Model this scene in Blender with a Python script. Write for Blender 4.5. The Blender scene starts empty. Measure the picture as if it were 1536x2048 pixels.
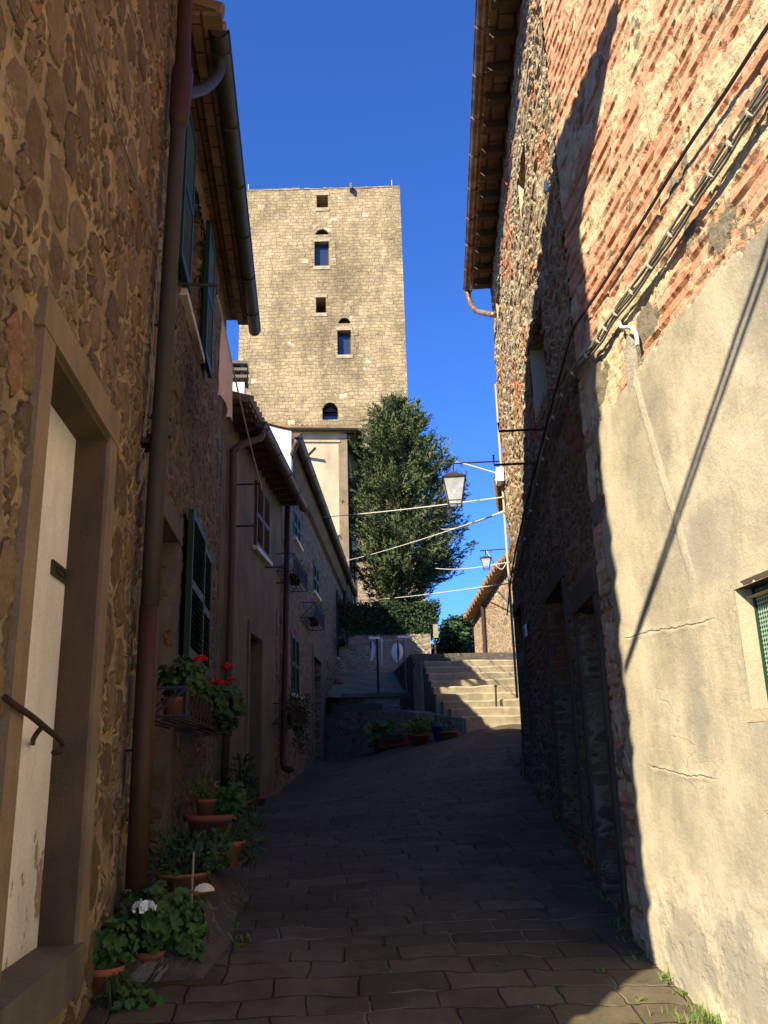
import bpy, math, random
import numpy as np
from mathutils import Vector, noise as mnoise
random.seed(7); rng = np.random.default_rng(7)
S = bpy.context.scene; COL = S.collection
R_ = math.radians
# ------------------------------------------------------------------ camera, sky, sun, exposure
FPX = 1718.0                       # focal length in pixels of the 1536x2048 photograph
YV = np.array([612-768., -(1524-1024.), -FPX]); YV /= np.linalg.norm(YV)
ZV = np.array([600-768., 1024+4900., -FPX]); ZV -= YV*ZV.dot(YV); ZV /= np.linalg.norm(ZV)
XV = np.cross(YV, ZV)              # world axes seen from the camera (x right, y up, z back)
cam = bpy.data.objects.new('camera', bpy.data.cameras.new('camera')); COL.objects.link(cam)
cam.data.sensor_fit = 'VERTICAL'; cam.data.sensor_height = 24; cam.data.lens = 24*FPX/2048
cam.data.clip_start = 0.05; cam.data.clip_end = 3000
from mathutils import Matrix
cam.matrix_world = Matrix((XV.tolist(), YV.tolist(), ZV.tolist())).to_4x4()
S.camera = cam
SUN_T, SUN_K = 1.0, 1.05          # per metre across the street the light runs SUN_T along it and drops SUN_K
sun_to = Vector((1, SUN_T, -SUN_K)).normalized()
SUN_EL = math.asin(-sun_to.z); SUN_AZ = math.atan2(-sun_to.x, -sun_to.y)
w = bpy.data.worlds.new('World'); S.world = w; w.use_nodes = True
bg = w.node_tree.nodes['Background']
sky = w.node_tree.nodes.new('ShaderNodeTexSky'); sky.sky_type = 'NISHITA'; sky.sun_disc = False
sky.sun_elevation = SUN_EL; sky.sun_rotation = SUN_AZ
sky.altitude = 1500; sky.air_density = 1.0; sky.dust_density = 0.0; sky.ozone_density = 4.0
tn = w.node_tree.nodes.new('ShaderNodeMix'); tn.data_type = 'RGBA'; tn.blend_type = 'MULTIPLY'; tn.inputs[0].default_value = 1.0; tn.inputs[7].default_value = (.70, 1.32, 2.35, 1)   # deep polarised-looking blue
w.node_tree.links.new(sky.outputs[0], tn.inputs[6]); w.node_tree.links.new(tn.outputs[2], bg.inputs['Color']); bg.inputs['Strength'].default_value = 0.05
sl = bpy.data.lights.new('sun', 'SUN'); sl.energy = 5.0; sl.angle = R_(0.53); sl.color = (1.0, 0.88, 0.68)
so = bpy.data.objects.new('sun', sl); COL.objects.link(so)
so.rotation_euler = sun_to.to_track_quat('-Z', 'Y').to_euler(); so.location = (-20, -25, 30)
S.view_settings.view_transform = 'Standard'; S.view_settings.look = 'None'
S.view_settings.exposure = 1.28; S.view_settings.gamma = 1.0
S.cycles.max_bounces = 8; S.cycles.diffuse_bounces = 5

# ------------------------------------------------------------------ pixel -> real planes
def ray(u, v):
    c = np.array([u-768., 1024.-v, -FPX]); return np.array([c@XV, c@YV, c@ZV])
def at_y(u, v, y): r = ray(u, v); return r*y/r[1]
def vpd(u): r = ray(u, 1524); return r[:2]/np.hypot(r[0], r[1])
class Wall:
    """a vertical plane: p + u*d, z up, o metres towards the street"""
    def __init__(s, p, d, side):
        s.p = np.array(p, float); s.d = np.array(d, float)/np.hypot(*d); s.side = side
        s.n = np.array([s.d[1], -s.d[0]])*(1 if side == 'L' else -1)
    def pt(s, u, z, o=0.0):
        q = s.p+s.d*u+s.n*o; return (q[0], q[1], z)
    def px(s, x, y, o=0.0):
        r = ray(x, y); q = s.p+s.n*o
        t, k = np.linalg.solve(np.array([[r[0], -s.d[0]], [r[1], -s.d[1]]]), q); return k, r[2]*t
    def p3(s, x, y, o=0.0): u, z = s.px(x, y, o); return s.pt(u, z, o)
PL = np.array([(-8, -2.3), (0, -1.62), (4.2, -1.18), (5.3, -1.03), (10.4, -.6), (15.3, -.5), (20, -.06), (24, 0.), (40, .1)])
PR = np.array([(-8, -2.3), (0, -1.62), (4.2, -1.2), (5.3, -1.05), (10.3, -.42), (17.3, .6), (24, 1.1), (40, 1.3)])
def gh(x, y):
    xl = np.interp(y, [0, 10.5, 15.5, 30], [-1.05, -1.05, -.4, 1.4]); xr = np.interp(y, [0, 5.3, 11.6, 20], [1.9, 1.9, 2.9, 4.6])
    t = np.clip((x-xl)/(xr-xl), 0, 1); t = t*t*(3-2*t)*.6+t*.4
    return float(np.interp(y, PL[:, 0], PL[:, 1])*(1-t)+np.interp(y, PR[:, 0], PR[:, 1])*t)
def gpx(u, v, dz=0.0):
    r = ray(u, v); t0 = 2.0
    for i in range(4000):
        t0 += .01; y = t0
        p = r*y/r[1]
        if p[2] <= gh(p[0], p[1])+dz: return p
    return p

# ------------------------------------------------------------------ mesh helpers
class MB:
    def __init__(s): s.v = []; s.f = []; s.uv = []
    def add(s, vs, fs, uvs=None):
        b = len(s.v); s.v += [tuple(map(float, p)) for p in vs]; s.f += [tuple(b+i for i in q) for q in fs]
        s.uv += list(uvs) if uvs is not None else [(p[0]+p[1], p[2]) for p in vs]
    def quad(s, a, b, c, d): s.add([a, b, c, d], [(0, 1, 2, 3)])
    def hexa(s, c):
        s.add(c, [(0, 3, 2, 1), (4, 5, 6, 7), (0, 1, 5, 4), (1, 2, 6, 5), (2, 3, 7, 6), (3, 0, 4, 7)])
    def box(s, x0, x1, y0, y1, z0, z1):
        s.hexa([(x0, y0, z0), (x1, y0, z0), (x1, y1, z0), (x0, y1, z0), (x0, y0, z1), (x1, y0, z1), (x1, y1, z1), (x0, y1, z1)])
    def wbox(s, W, u0, u1, z0, z1, o0, o1):
        P = W.pt; s.hexa([P(u0, z0, o0), P(u1, z0, o0), P(u1, z0, o1), P(u0, z0, o1), P(u0, z1, o0), P(u1, z1, o0), P(u1, z1, o1), P(u0, z1, o1)])
    def tube(s, path, r, n=8, cap=True, arc=None):
        P = [Vector(p) for p in path]; rr = r if hasattr(r, '__len__') else [r]*len(P)
        vs = []; up = None
        for i, p in enumerate(P):
            t = (P[min(i+1, len(P)-1)]-P[max(i-1, 0)])
            t = t.normalized() if t.length > 1e-9 else Vector((0, 0, 1))
            if up is None:
                up = t.cross(Vector((0, 0, 1)))
                if up.length < .05: up = t.cross(Vector((1, 0, 0)))
                up.normalize()
            else:
                up = (up-t*up.dot(t)); up.normalize()
            b = t.cross(up)
            for k in range(n):
                a = 2*math.pi*k/n; vs.append(p+(up*math.cos(a)+b*math.sin(a))*rr[i])
        fs = []
        for i in range(len(P)-1):
            for k in range(n): fs.append((i*n+k, i*n+(k+1) % n, (i+1)*n+(k+1) % n, (i+1)*n+k))
        if cap: fs += [tuple(range(n))[::-1], tuple((len(P)-1)*n+k for k in range(n))]
        s.add(vs, fs)
    def lathe(s, prof, c=(0, 0, 0), n=24, sx=1, sy=1, jit=0):
        vs = []
        for r, z in prof:
            for k in range(n):
                a = 2*math.pi*k/n; vs.append((c[0]+r*sx*math.cos(a), c[1]+r*sy*math.sin(a), c[2]+z))
        fs = [(i*n+k, i*n+(k+1) % n, (i+1)*n+(k+1) % n, (i+1)*n+k) for i in range(len(prof)-1) for k in range(n)]
        s.add(vs, fs)
    def sweep(s, prof, A, B, nx, closed=False):
        """2-D profile (outward, up) swept straight from A to B; nx = outward unit vector (2-D)"""
        vs = [(E[0]+nx[0]*o, E[1]+nx[1]*o, E[2]+z) for E in (A, B) for o, z in prof]; m = len(prof)
        fs = [(i, (i+1) % m, m+(i+1) % m, m+i) for i in range(m if closed else m-1)]
        if closed: fs += [tuple(range(m))[::-1], tuple(range(m, 2*m))]
        s.add(vs, fs)
    def build(s, name, mat, parent=None, smooth=False, base=None, label=None):
        o0 = Vector(parent['_o']) if parent is not None else Vector(base if base is not None else (0, 0, 0))
        me = bpy.data.meshes.new(name)
        me.from_pydata([(a-o0.x, b-o0.y, c-o0.z) for a, b, c in s.v], [], s.f)
        ul = me.uv_layers.new(name='UVMap')
        idx = np.empty(len(me.loops), int); me.loops.foreach_get('vertex_index', idx)
        ul.data.foreach_set('uv', np.array(s.uv, float)[idx].ravel())
        if smooth: me.polygons.foreach_set('use_smooth', [True]*len(me.polygons))
        me.materials.append(mat); me.update()
        o = bpy.data.objects.new(name, me); COL.objects.link(o)
        if parent is not None: o.parent = parent; o['_o'] = parent['_o']
        else: o.location = o0; o['_o'] = list(o0)
        if label: o['label'] = label
        return o
def tag(o, label, cat, group=None):
    o['label'] = label; o['category'] = cat
    if group: o['group'] = group
    return o
def thing(name, label, cat, loc, group=None):
    o = bpy.data.objects.new(name, None); COL.objects.link(o); o.location = Vector([float(c) for c in loc]); o['_o'] = [float(c) for c in loc]
    o.empty_display_size = .2
    return tag(o, label, cat, group)
def structure(o): o['kind'] = 'structure'; return o

# ------------------------------------------------------------------ material helpers
class NT:
    def __init__(s, name, rough=.9, disp=0.0, real=False, mid=.5):
        s.m = bpy.data.materials.new(name); s.m.use_nodes = True; s.t = s.m.node_tree
        s.b = s.t.nodes['Principled BSDF']; s.out = s.t.nodes['Material Output']; s.set(s.b, 'Roughness', rough)
        s.b.inputs['Specular IOR Level'].default_value = .25
        s.real = real; s.disp = disp; s.mid = mid; s.m.displacement_method = 'BOTH' if real else 'BUMP'
    def set(s, n, k, v):
        i = n.inputs[k]
        if hasattr(v, 'is_output'): s.t.links.new(v, i)
        else:
            if i.type == 'RGBA' and len(v) == 3: v = (*v, 1)
            i.default_value = v
    def n(s, ty, ins=None, out=0, **pr):
        n = s.t.nodes.new('ShaderNode'+ty)
        for k, v in pr.items(): setattr(n, k, v)
        for k, v in (ins or {}).items(): s.set(n, k, v)
        return n.outputs[out]
    def uv(s): return s.n('TexCoord', out=2)
    def obj(s): return s.n('TexCoord', out=3)
    def ma(s, op, a, b=0.0, c=False): return s.n('Math', {0: a, 1: b}, operation=op, use_clamp=c)
    def sc(s, v, x, y=None, z=None): return s.n('VectorMath', {0: v, 1: (x, y if y is not None else x, z if z is not None else x)}, operation='MULTIPLY')
    def addv(s, a, b): return s.n('VectorMath', {0: a, 1: b}, operation='ADD')
    def noise(s, v, sc, det=4, ro=.55, col=False, dim='3D', dist=0):
        return s.n('TexNoise', {'Vector': v, 'Scale': sc, 'Detail': det, 'Roughness': ro, 'Distortion': dist}, out=1 if col else 0, noise_dimensions=dim)
    def warp(s, v, sc, amt, det=2):
        c = s.noise(v, sc, det, col=True); c = s.n('VectorMath', {0: c, 1: (.5, .5, .5)}, operation='SUBTRACT')
        return s.addv(v, s.sc(c, amt))
    def vor(s, v, sc=1, feat='F1', out=0, rnd=1.0):
        return s.n('TexVoronoi', {'Vector': v, 'Scale': sc, 'Randomness': rnd}, out=out, feature=feat, voronoi_dimensions='2D')
    def ramp(s, f, stops, interp='LINEAR', out=0):
        n = s.t.nodes.new('ShaderNodeValToRGB'); s.set(n, 0, f); e = n.color_ramp.elements; n.color_ramp.interpolation = interp
        while len(e) < len(stops): e.new(.5)
        for q, (p, c) in zip(e, stops): q.position = p; q.color = (*c, 1) if hasattr(c, '__len__') else (c, c, c, 1)
        return n.outputs[out]
    def step(s, v, a, b): return s.n('MapRange', {0: v, 1: a, 2: b, 3: 0., 4: 1.}, interpolation_type='SMOOTHSTEP', clamp=True)
    def mix(s, f, a, b, bt='MIX'):
        n = s.t.nodes.new('ShaderNodeMix'); n.data_type = 'RGBA'; n.blend_type = bt; n.clamp_factor = True
        s.set(n, 0, f); s.set(n, 6, a); s.set(n, 7, b); return n.outputs[2]
    def mixf(s, f, a, b):
        n = s.t.nodes.new('ShaderNodeMix'); n.data_type = 'FLOAT'; s.set(n, 0, f); s.set(n, 2, a); s.set(n, 3, b); return n.outputs[0]
    def mul(s, c, f): return s.mix(1.0, c, f, 'MULTIPLY')
    def sep(s, v, i): return s.n('SeparateXYZ', {0: v}, out=i)
    def done(s, col, h=None, rough=None):
        s.set(s.b, 'Base Color', col)
        if rough is not None: s.set(s.b, 'Roughness', rough)
        if h is not None:
            d = s.n('Displacement', {'Height': h, 'Midlevel': s.mid, 'Scale': s.disp}); s.t.links.new(d, s.out.inputs['Displacement'])
        return s.m

def mat_plain(name, col, rough=.6, var=.15, sc=12, metal=0.0, bump=0.0, col2=None):
    k = NT(name, rough, bump); v = k.obj(); f = k.noise(v, sc, 5, .65)
    if col2 is None: c = k.mix(f, [x*(1-var) for x in col], [min(1, x*(1+var)) for x in col])
    else: c = k.mix(k.step(f, .42, .62), col, col2)
    k.b.inputs['Metallic'].default_value = metal
    return k.done(c, k.noise(v, sc*3, 4) if bump else None)

def rubble_nodes(k, v, sx, sy, stones, mortars, gap=(.03, .11), smear=.58, warp=.16, seed=0.0):
    v = k.addv(v, (seed, seed*1.7, 0)); vw = k.warp(k.warp(v, 1.1, warp), 7, .05)
    vv = k.sc(vw, 1/sx, 1/sy, 1)
    def rnd(x, f): return k.ma('SUBTRACT', x, k.ma('MULTIPLY', k.ma('MAXIMUM', k.ma('SUBTRACT', f, .36), 0.), .55))
    de = rnd(k.vor(vv, 1, 'DISTANCE_TO_EDGE'), k.vor(vv, 1, 'F1', 0)); cid = k.vor(vv, 1, 'F1', 1)
    vs = k.sc(vw, 2.3/sx, 2.3/sy, 1); de2 = rnd(k.vor(vs, 1, 'DISTANCE_TO_EDGE'), k.vor(vs, 1, 'F1', 0)); cid2 = k.vor(vs, 1, 'F1', 1)
    sel = k.step(k.sep(cid, 1), .62, .64)            # some big cells break into small stones
    de = k.mixf(sel, de, k.ma('MULTIPLY', de2, .5)); r = k.mixf(sel, k.sep(cid, 0), k.sep(cid2, 0))
    n1 = k.noise(v, 9, 5, .7); n0 = k.noise(v, 1.3, 3); nf = k.noise(v, 45, 4, .7)
    e = k.ma('ADD', de, k.ma('MULTIPLY', k.ma('SUBTRACT', n1, .5), .14))
    sm = k.step(k.ma('ADD', n0, k.ma('MULTIPLY', k.ma('SUBTRACT', n1, .5), .5)), smear, smear+.06)
    mask = k.ma('MULTIPLY', k.step(e, gap[0], gap[1]), k.ma('SUBTRACT', 1., sm))
    st = k.ramp(r, stones, 'CONSTANT'); st = k.mul(st, k.ramp(n1, [(.25, .55), (.7, 1.25)])); st = k.mul(st, k.ramp(nf, [(.3, .8), (.7, 1.1)]))
    mo = k.ramp(k.noise(k.addv(v, (3, 8, 1)), 2.1, 4, .6), mortars); mo = k.mul(mo, k.ramp(n1, [(.3, .78), (.7, 1.12)]))
    col = k.mix(mask, mo, st)
    h = k.ma('ADD', k.ma('MULTIPLY', mask, k.ma('ADD', .25, k.ma('MULTIPLY', r, .4))), k.ma('ADD', k.ma('MULTIPLY', n1, .7), k.ma('MULTIPLY', nf, .3)))
    return col, h, mask, n1, nf, n0

def mat_rubble(name, sx, sy, stones, mortars, disp=.02, real=False, gap=(.03, .11), smear=.58, seed=0.0, base=None, warp=.16):
    k = NT(name, .92, disp, real); v = k.uv()
    col, h, mask, n1, nf, n0 = rubble_nodes(k, v, sx, sy, stones, mortars, gap, smear, warp, seed)
    if base:   # render coat low on the wall: (height, colour)
        f = k.step(k.ma('ADD', k.sep(v, 1), k.ma('MULTIPLY', k.ma('SUBTRACT', n0, .5), base[2])), base[0]+.1, base[0]-.1)
        col = k.mix(f, col, k.mul(base[1]+(1,) if len(base[1]) == 3 else base[1], k.ramp(n1, [(.3, .75), (.7, 1.1)])))
        h = k.mixf(f, h, k.ma('ADD', .75, k.ma('MULTIPLY', nf, .15)))
    return k.done(col, h)

def mat_plaster(name, col, stain, disp=.006, scale=1.0, peel=None, peel_amt=.66, real=False):
    k = NT(name, .93, disp, real); v = k.uv()
    n0 = k.noise(v, .9*scale, 5, .6); n1 = k.noise(k.sc(v, 1, .35, 1), 3.2*scale, 5, .65); nf = k.noise(v, 55, 3, .7)
    c = k.mix(k.step(n0, .42, .68), col, stain); c = k.mul(c, k.ramp(n1, [(.3, .78), (.7, 1.12)])); c = k.mul(c, k.ramp(nf, [(.3, .86), (.7, 1.08)]))
    h = k.ma('ADD', k.ma('MULTIPLY', nf, .5), k.ma('MULTIPLY', n1, .5))
    if peel:
        lowz = k.ma('MULTIPLY', k.step(k.sep(v, 1), .3, -.5), .19)
        f = k.step(k.ma('ADD', k.noise(k.addv(k.sc(v, 1.3, .55, 1), (5, 2, 0)), 3.2, 6, .68), lowz), peel_amt, peel_amt+.02); c = k.mix(f, c, peel); h = k.ma('SUBTRACT', h, k.ma('MULTIPLY', f, .8))
        f = k.step(k.noise(k.addv(v, (5, 2, 0)), 1.7*scale, 6, .68), peel_amt, peel_amt+.02); c = k.mix(f, c, peel); h = k.ma('SUBTRACT', h, k.ma('MULTIPLY', f, .8))
    return k.done(c, h)

M = {}
OL = [(0, (.155, .108, .062)), (.18, (.2, .145, .085)), (.36, (.14, .102, .065)), (.52, (.22, .155, .09)), (.68, (.13, .097, .064)), (.8, (.18, .126, .07)), (.95, (.27, .145, .075))]
M['stone_near'] = mat_rubble('rubble_brown', .25, .29, OL, [(.3, (.21, .165, .105)), (.46, (.265, .205, .125)), (.6, (.4, .295, .155)), (.7, (.31, .255, .175))], .036, True, (.0, .075), .60, 3.1, None, .2)
M['stone_mid'] = mat_rubble('rubble_dark', .26, .19, OL, [(.3, (.16, .12, .075)), (.6, (.24, .18, .11)), (.75, (.32, .22, .12))], .03, True, (.03, .12), .6, 11.3)
M['stone_row'] = mat_rubble('rubble_grey_brown', .34, .22, [(0, (.15, .1, .06)), (.25, (.19, .13, .08)), (.5, (.12, .085, .055)), (.75, (.21, .14, .085))], [(.3, (.19, .14, .085)), (.7, (.3, .23, .155))], .05, False, (.02, .11), .64, 21.0, None, .26)
M['stone_low'] = mat_rubble('rubble_grey', .4, .2, [(0, (.28, .235, .17)), (.3, (.36, .3, .21)), (.6, (.24, .2, .145)), (.8, (.4, .33, .23))], [(.3, (.28, .235, .17)), (.7, (.38, .32, .23))], .05, False, (.01, .12), .56, 31.0, None, .3)
M['stone_shed'] = mat_rubble('rubble_tan', .36, .22, [(0, (.26, .19, .12)), (.3, (.33, .23, .14)), (.6, (.22, .16, .11)), (.85, (.38, .2, .11))], [(.3, (.3, .23, .15)), (.7, (.42, .34, .23))], .03, False, (.03, .1), .63, 41.0)
def mat_far_house():
    k = NT('weathered_thin_stone', .93, .045, True); v = k.uv()
    col, h, mask, n1, nf, n0 = rubble_nodes(k, v, .30, .10, [(0, (.3, .23, .14)), (.2, (.38, .3, .19)), (.45, (.24, .19, .13)), (.6, (.42, .34, .22)), (.85, (.46, .2, .1)), (.93, (.4, .32, .2))], [(.3, (.36, .29, .18)), (.6, (.5, .41, .27)), (.75, (.44, .37, .26))], (.02, .1), .6, .2, 5.0)
    br = k.n('TexBrick', {'Vector': k.warp(v, 2.5, .05), 'Scale': 1., 'Color1': (.5, .18, .085, 1), 'Color2': (.42, .2, .11, 1), 'Mortar': (.42, .33, .2, 1), 'Mortar Size': .009, 'Brick Width': .27, 'Row Height': .065})
    f = k.step(k.noise(k.addv(v, (9, 1, 0)), .75, 4), .57, .61); col = k.mix(f, col, k.mul(br, k.ramp(n1, [(.3, .75), (.7, 1.1)])))
    col = k.mul(col, k.ramp(k.noise(k.sc(v, 2.5, .25, 1), 2.2, 5, .65), [(.3, .72), (.6, 1.08)]))
    lo = k.step(k.ma('ADD', k.sep(v, 1), k.ma('MULTIPLY', k.ma('SUBTRACT', n0, .5), 3.)), 3.4, 2.2)      # lane shade painted into the lower masonry: darker, flatter, ragged upper edge
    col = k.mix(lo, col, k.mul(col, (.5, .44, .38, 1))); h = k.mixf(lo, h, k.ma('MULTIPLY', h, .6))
    return k.done(col, h)
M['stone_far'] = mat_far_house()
def mat_near_brick():
    k = NT('brick_and_render', .92, .045, True, .45); v = k.uv(); vw = k.warp(k.warp(v, 1.3, .09), 7, .018)
    bn = k.t.nodes.new('ShaderNodeTexBrick')
    for q, x in {'Vector': vw, 'Scale': 1., 'Color1': (.53, .24, .135, 1), 'Color2': (.5, .3, .18, 1), 'Mortar': (.46, .37, .22, 1), 'Mortar Size': .008, 'Mortar Smooth': .3, 'Bias': 0., 'Brick Width': .4, 'Row Height': .08}.items(): k.set(bn, q, x)
    bn.offset = .43
    n1 = k.noise(v, 10, 6, .7); n0 = k.noise(k.sc(v, .6, 1.6, 1), 1.15, 4, .6); nf = k.noise(v, 60, 4, .7); n2 = k.noise(k.addv(v, (4, 9, 0)), 2.6, 3, .6)
    col = k.mul(bn.outputs[0], k.ramp(n1, [(.25, .72), (.7, 1.2)])); col = k.mix(k.ma('MULTIPLY', k.step(k.noise(k.sc(v, 1, 3.2, 1), 4.5, 2), .5, .62), .55), col, (.66, .36, .24, 1))
    h = k.ma('ADD', k.ma('MULTIPLY', k.ma('SUBTRACT', 1., bn.outputs[1]), .45), k.ma('MULTIPLY', n1, .5))
    sm = k.step(k.ma('ADD', n0, k.ma('MULTIPLY', k.ma('SUBTRACT', n1, .5), .34)), .53, .57)
    mo = k.mul((.56, .45, .27, 1), k.ramp(n1, [(.3, .72), (.7, 1.15)])); col = k.mix(sm, col, mo); h = k.mixf(sm, h, k.ma('ADD', .3, k.ma('MULTIPLY', n1, .75)))
    band = k.ma('MULTIPLY', k.step(k.sep(v, 1), 2.75, 2.3), .075)
    gs = k.step(k.ma('ADD', k.ma('ADD', n2, band), k.ma('MULTIPLY', k.ma('SUBTRACT', n1, .5), .25)), .63, .655)
    col = k.mix(gs, col, k.mul((.2, .17, .115, 1), k.ramp(nf, [(.3, .7), (.7, 1.2)]))); h = k.mixf(gs, h, k.ma('ADD', .45, k.ma('MULTIPLY', n1, .6)))
    # render coat up to a ragged line (u rises away from the corner towards the camera)
    edge = k.ma('ADD', k.sep(v, 1), k.ma('ADD', k.ma('MULTIPLY', k.ma('SUBTRACT', n0, .5), .35), k.ma('MULTIPLY', k.ma('SUBTRACT', n1, .5), .28)))
    f = k.ma('MULTIPLY', k.step(edge, 2.09, 2.06), k.step(k.ma('ADD', k.sep(v, 0), k.ma('MULTIPLY', k.ma('SUBTRACT', k.noise(k.addv(v, (5, 5, 0)), 2.4, 5, .65), .5), .7)), 5.12, 5.04))
    pc = k.mix(k.step(k.noise(v, .8, 5, .6), .4, .66), (.49, .42, .285, 1), (.3, .27, .195, 1))
    pc = k.mul(pc, k.ramp(k.noise(k.sc(v, 1.2, .6, 1), 2.2, 6, .7), [(.3, .66), (.6, 1.1)])); pc = k.mul(pc, k.ramp(nf, [(.3, .88), (.7, 1.06)]))
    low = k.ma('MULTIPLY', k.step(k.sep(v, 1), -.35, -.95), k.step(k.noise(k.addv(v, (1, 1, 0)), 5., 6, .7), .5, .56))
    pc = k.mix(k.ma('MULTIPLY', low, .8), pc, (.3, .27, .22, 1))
    pa = k.step(k.sep(v, 1), .1, -.9); pc = k.mix(k.ma('MULTIPLY', pa, .6), pc, k.mul((.62, .54, .38, 1), k.ramp(k.noise(k.addv(v, (2, 6, 0)), 3.4, 6, .72), [(.35, .62), (.6, 1.08)])))
    gst = k.step(k.noise(k.addv(v, (7, 3, 0)), 1.15, 6, .66), .55, .72); pc = k.mix(k.ma('MULTIPLY', gst, .6), pc, (.24, .22, .165, 1))
    ck = k.ma('ABSOLUTE', k.ma('SUBTRACT', k.noise(k.sc(v, .35, 1.1, 1), .8, 6, .55), .5)); ck = k.ma('MULTIPLY', k.step(ck, .0018, .0), k.step(k.noise(k.addv(v, (3, 3, 0)), .9, 2), .5, .56)); pc = k.mix(k.ma('MULTIPLY', ck, .45), pc, (.25, .21, .14, 1))
    # a chased and refilled cable channel, two healed cracks, a damp blotch
    U, Zc = k.sep(v, 0), k.sep(v, 1); wob = k.ma('MULTIPLY', k.ma('SUBTRACT', k.noise(v, 3., 4, .6), .5), .16)
    dch = k.ma('ABSOLUTE', k.ma('ADD', k.ma('SUBTRACT', k.ma('SUBTRACT', U, 3.93), k.ma('MULTIPLY', k.ma('SUBTRACT', Zc, .79), .327)), k.ma('MULTIPLY', wob, .35)))
    chn = k.ma('MULTIPLY', k.step(k.ma('ADD', dch, k.ma('MULTIPLY', k.ma('SUBTRACT', n1, .5), .05)), .042, .026), k.step(k.ma('ADD', Zc, wob), .72, .85)); pc = k.mix(k.ma('MULTIPLY', chn, .4), pc, k.mul((.6, .53, .4, 1), k.ramp(nf, [(.3, .75), (.7, 1.1)])))
    def crack(z0, sl, ua, ub):
        d = k.ma('ABSOLUTE', k.ma('ADD', k.ma('SUBTRACT', Zc, k.ma('ADD', k.ma('MULTIPLY', U, sl), z0)), k.ma('MULTIPLY', wob, .6)))
        return d, k.ma('MULTIPLY', k.step(U, ua, ua+.15), k.step(U, ub, ub-.15))
    for z0, sl, ua, ub in ((.33, .066, 3.72, 4.95), (-.43, .075, 3.9, 4.8)):
        d, m_ = crack(z0, sl, ua, ub); lip = k.ma('MULTIPLY', k.step(d, .028, .008), m_); pc = k.mix(k.ma('MULTIPLY', lip, .16), pc, (.6, .53, .4, 1)); ln = k.ma('MULTIPLY', k.step(d, .006, .0015), m_); pc = k.mix(k.ma('MULTIPLY', ln, .5), pc, (.2, .17, .11, 1)); chn = k.ma('ADD', chn, k.ma('SUBTRACT', k.ma('MULTIPLY', lip, .8), k.ma('MULTIPLY', ln, 2.)))
    for cu, cz, ru, rz, a_ in ((4.05, .2, .16, .26, .8), (3.75, .95, .4, .22, .6), (4.5, -.95, .4, .3, .8), (3.9, -.95, .35, .3, .8), (3.4, .3, .2, .4, .6)):
        dd = k.n('VectorMath', {0: k.n('CombineXYZ', {0: k.ma('MULTIPLY', k.ma('SUBTRACT', U, cu), 1/ru), 1: k.ma('MULTIPLY', k.ma('SUBTRACT', Zc, cz), 1/rz)})}, operation='LENGTH', out=1)
        bl = k.step(k.ma('ADD', dd, k.ma('MULTIPLY', k.ma('SUBTRACT', k.noise(v, 6., 6, .72), .5), 2.2)), 1.15, .45); pc = k.mix(k.ma('MULTIPLY', bl, a_), pc, (.25, .235, .185, 1))
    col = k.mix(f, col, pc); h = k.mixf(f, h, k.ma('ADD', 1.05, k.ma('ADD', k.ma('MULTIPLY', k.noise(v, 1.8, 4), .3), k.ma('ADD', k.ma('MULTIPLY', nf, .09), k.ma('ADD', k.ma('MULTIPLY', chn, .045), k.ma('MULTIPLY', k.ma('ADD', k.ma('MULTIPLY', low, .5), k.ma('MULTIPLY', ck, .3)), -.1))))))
    return k.done(col, h)
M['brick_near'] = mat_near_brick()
def mat_tower():
    k = NT('coursed_tower_stone', .93, .16, False); v = k.uv(); vw = k.warp(k.warp(v, .35, .5), 1.7, .34, 3)
    def bk(w_, r_, off, c1, c2):
        n = k.t.nodes.new('ShaderNodeTexBrick'); n.offset = off; n.squash = .8; n.squash_frequency = 3
        for q, x in {'Vector': vw, 'Scale': 1., 'Color1': c1, 'Color2': c2, 'Mortar': (.31, .24, .145, 1), 'Mortar Size': .028, 'Mortar Smooth': .6, 'Bias': 0., 'Brick Width': w_, 'Row Height': r_}.items(): k.set(n, q, x)
        return n
    a = bk(.52, .30, .4, (.45, .34, .19, 1), (.33, .25, .145, 1)); n0 = k.noise(v, .2, 5, .65); n1 = k.noise(v, 1.7, 5, .7); nf = k.noise(v, 9, 4, .7)
    col = k.mul(a.outputs[0], k.ramp(n1, [(.3, .7), (.7, 1.16)])); col = k.mul(col, k.ramp(n0, [(.36, .66), (.58, 1.12)])); col = k.mul(col, k.ramp(nf, [(.3, .75), (.7, 1.15)]))
    cid = k.n('TexWhiteNoise', {0: k.n('VectorMath', {0: k.addv(k.sc(vw, 1/.5, 1/.35, 1), (.2, .1, 0))}, operation='FLOOR')}, noise_dimensions='3D')
    col = k.mix(k.ma('MULTIPLY', k.step(cid, .985, .99), .7), col, (.62, .53, .36, 1)); col = k.mul(col, k.ramp(k.noise(k.sc(v, 1.5, .2, 1), .55, 5, .65), [(.32, .78), (.55, 1.05)]))
    h = k.ma('ADD', k.ma('MULTIPLY', k.ma('SUBTRACT', 1., a.outputs[1]), .5), k.ma('ADD', k.ma('MULTIPLY', n1, .4), k.ma('MULTIPLY', nf, .3)))
    return k.done(col, h)
M['tower'] = mat_tower()
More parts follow.
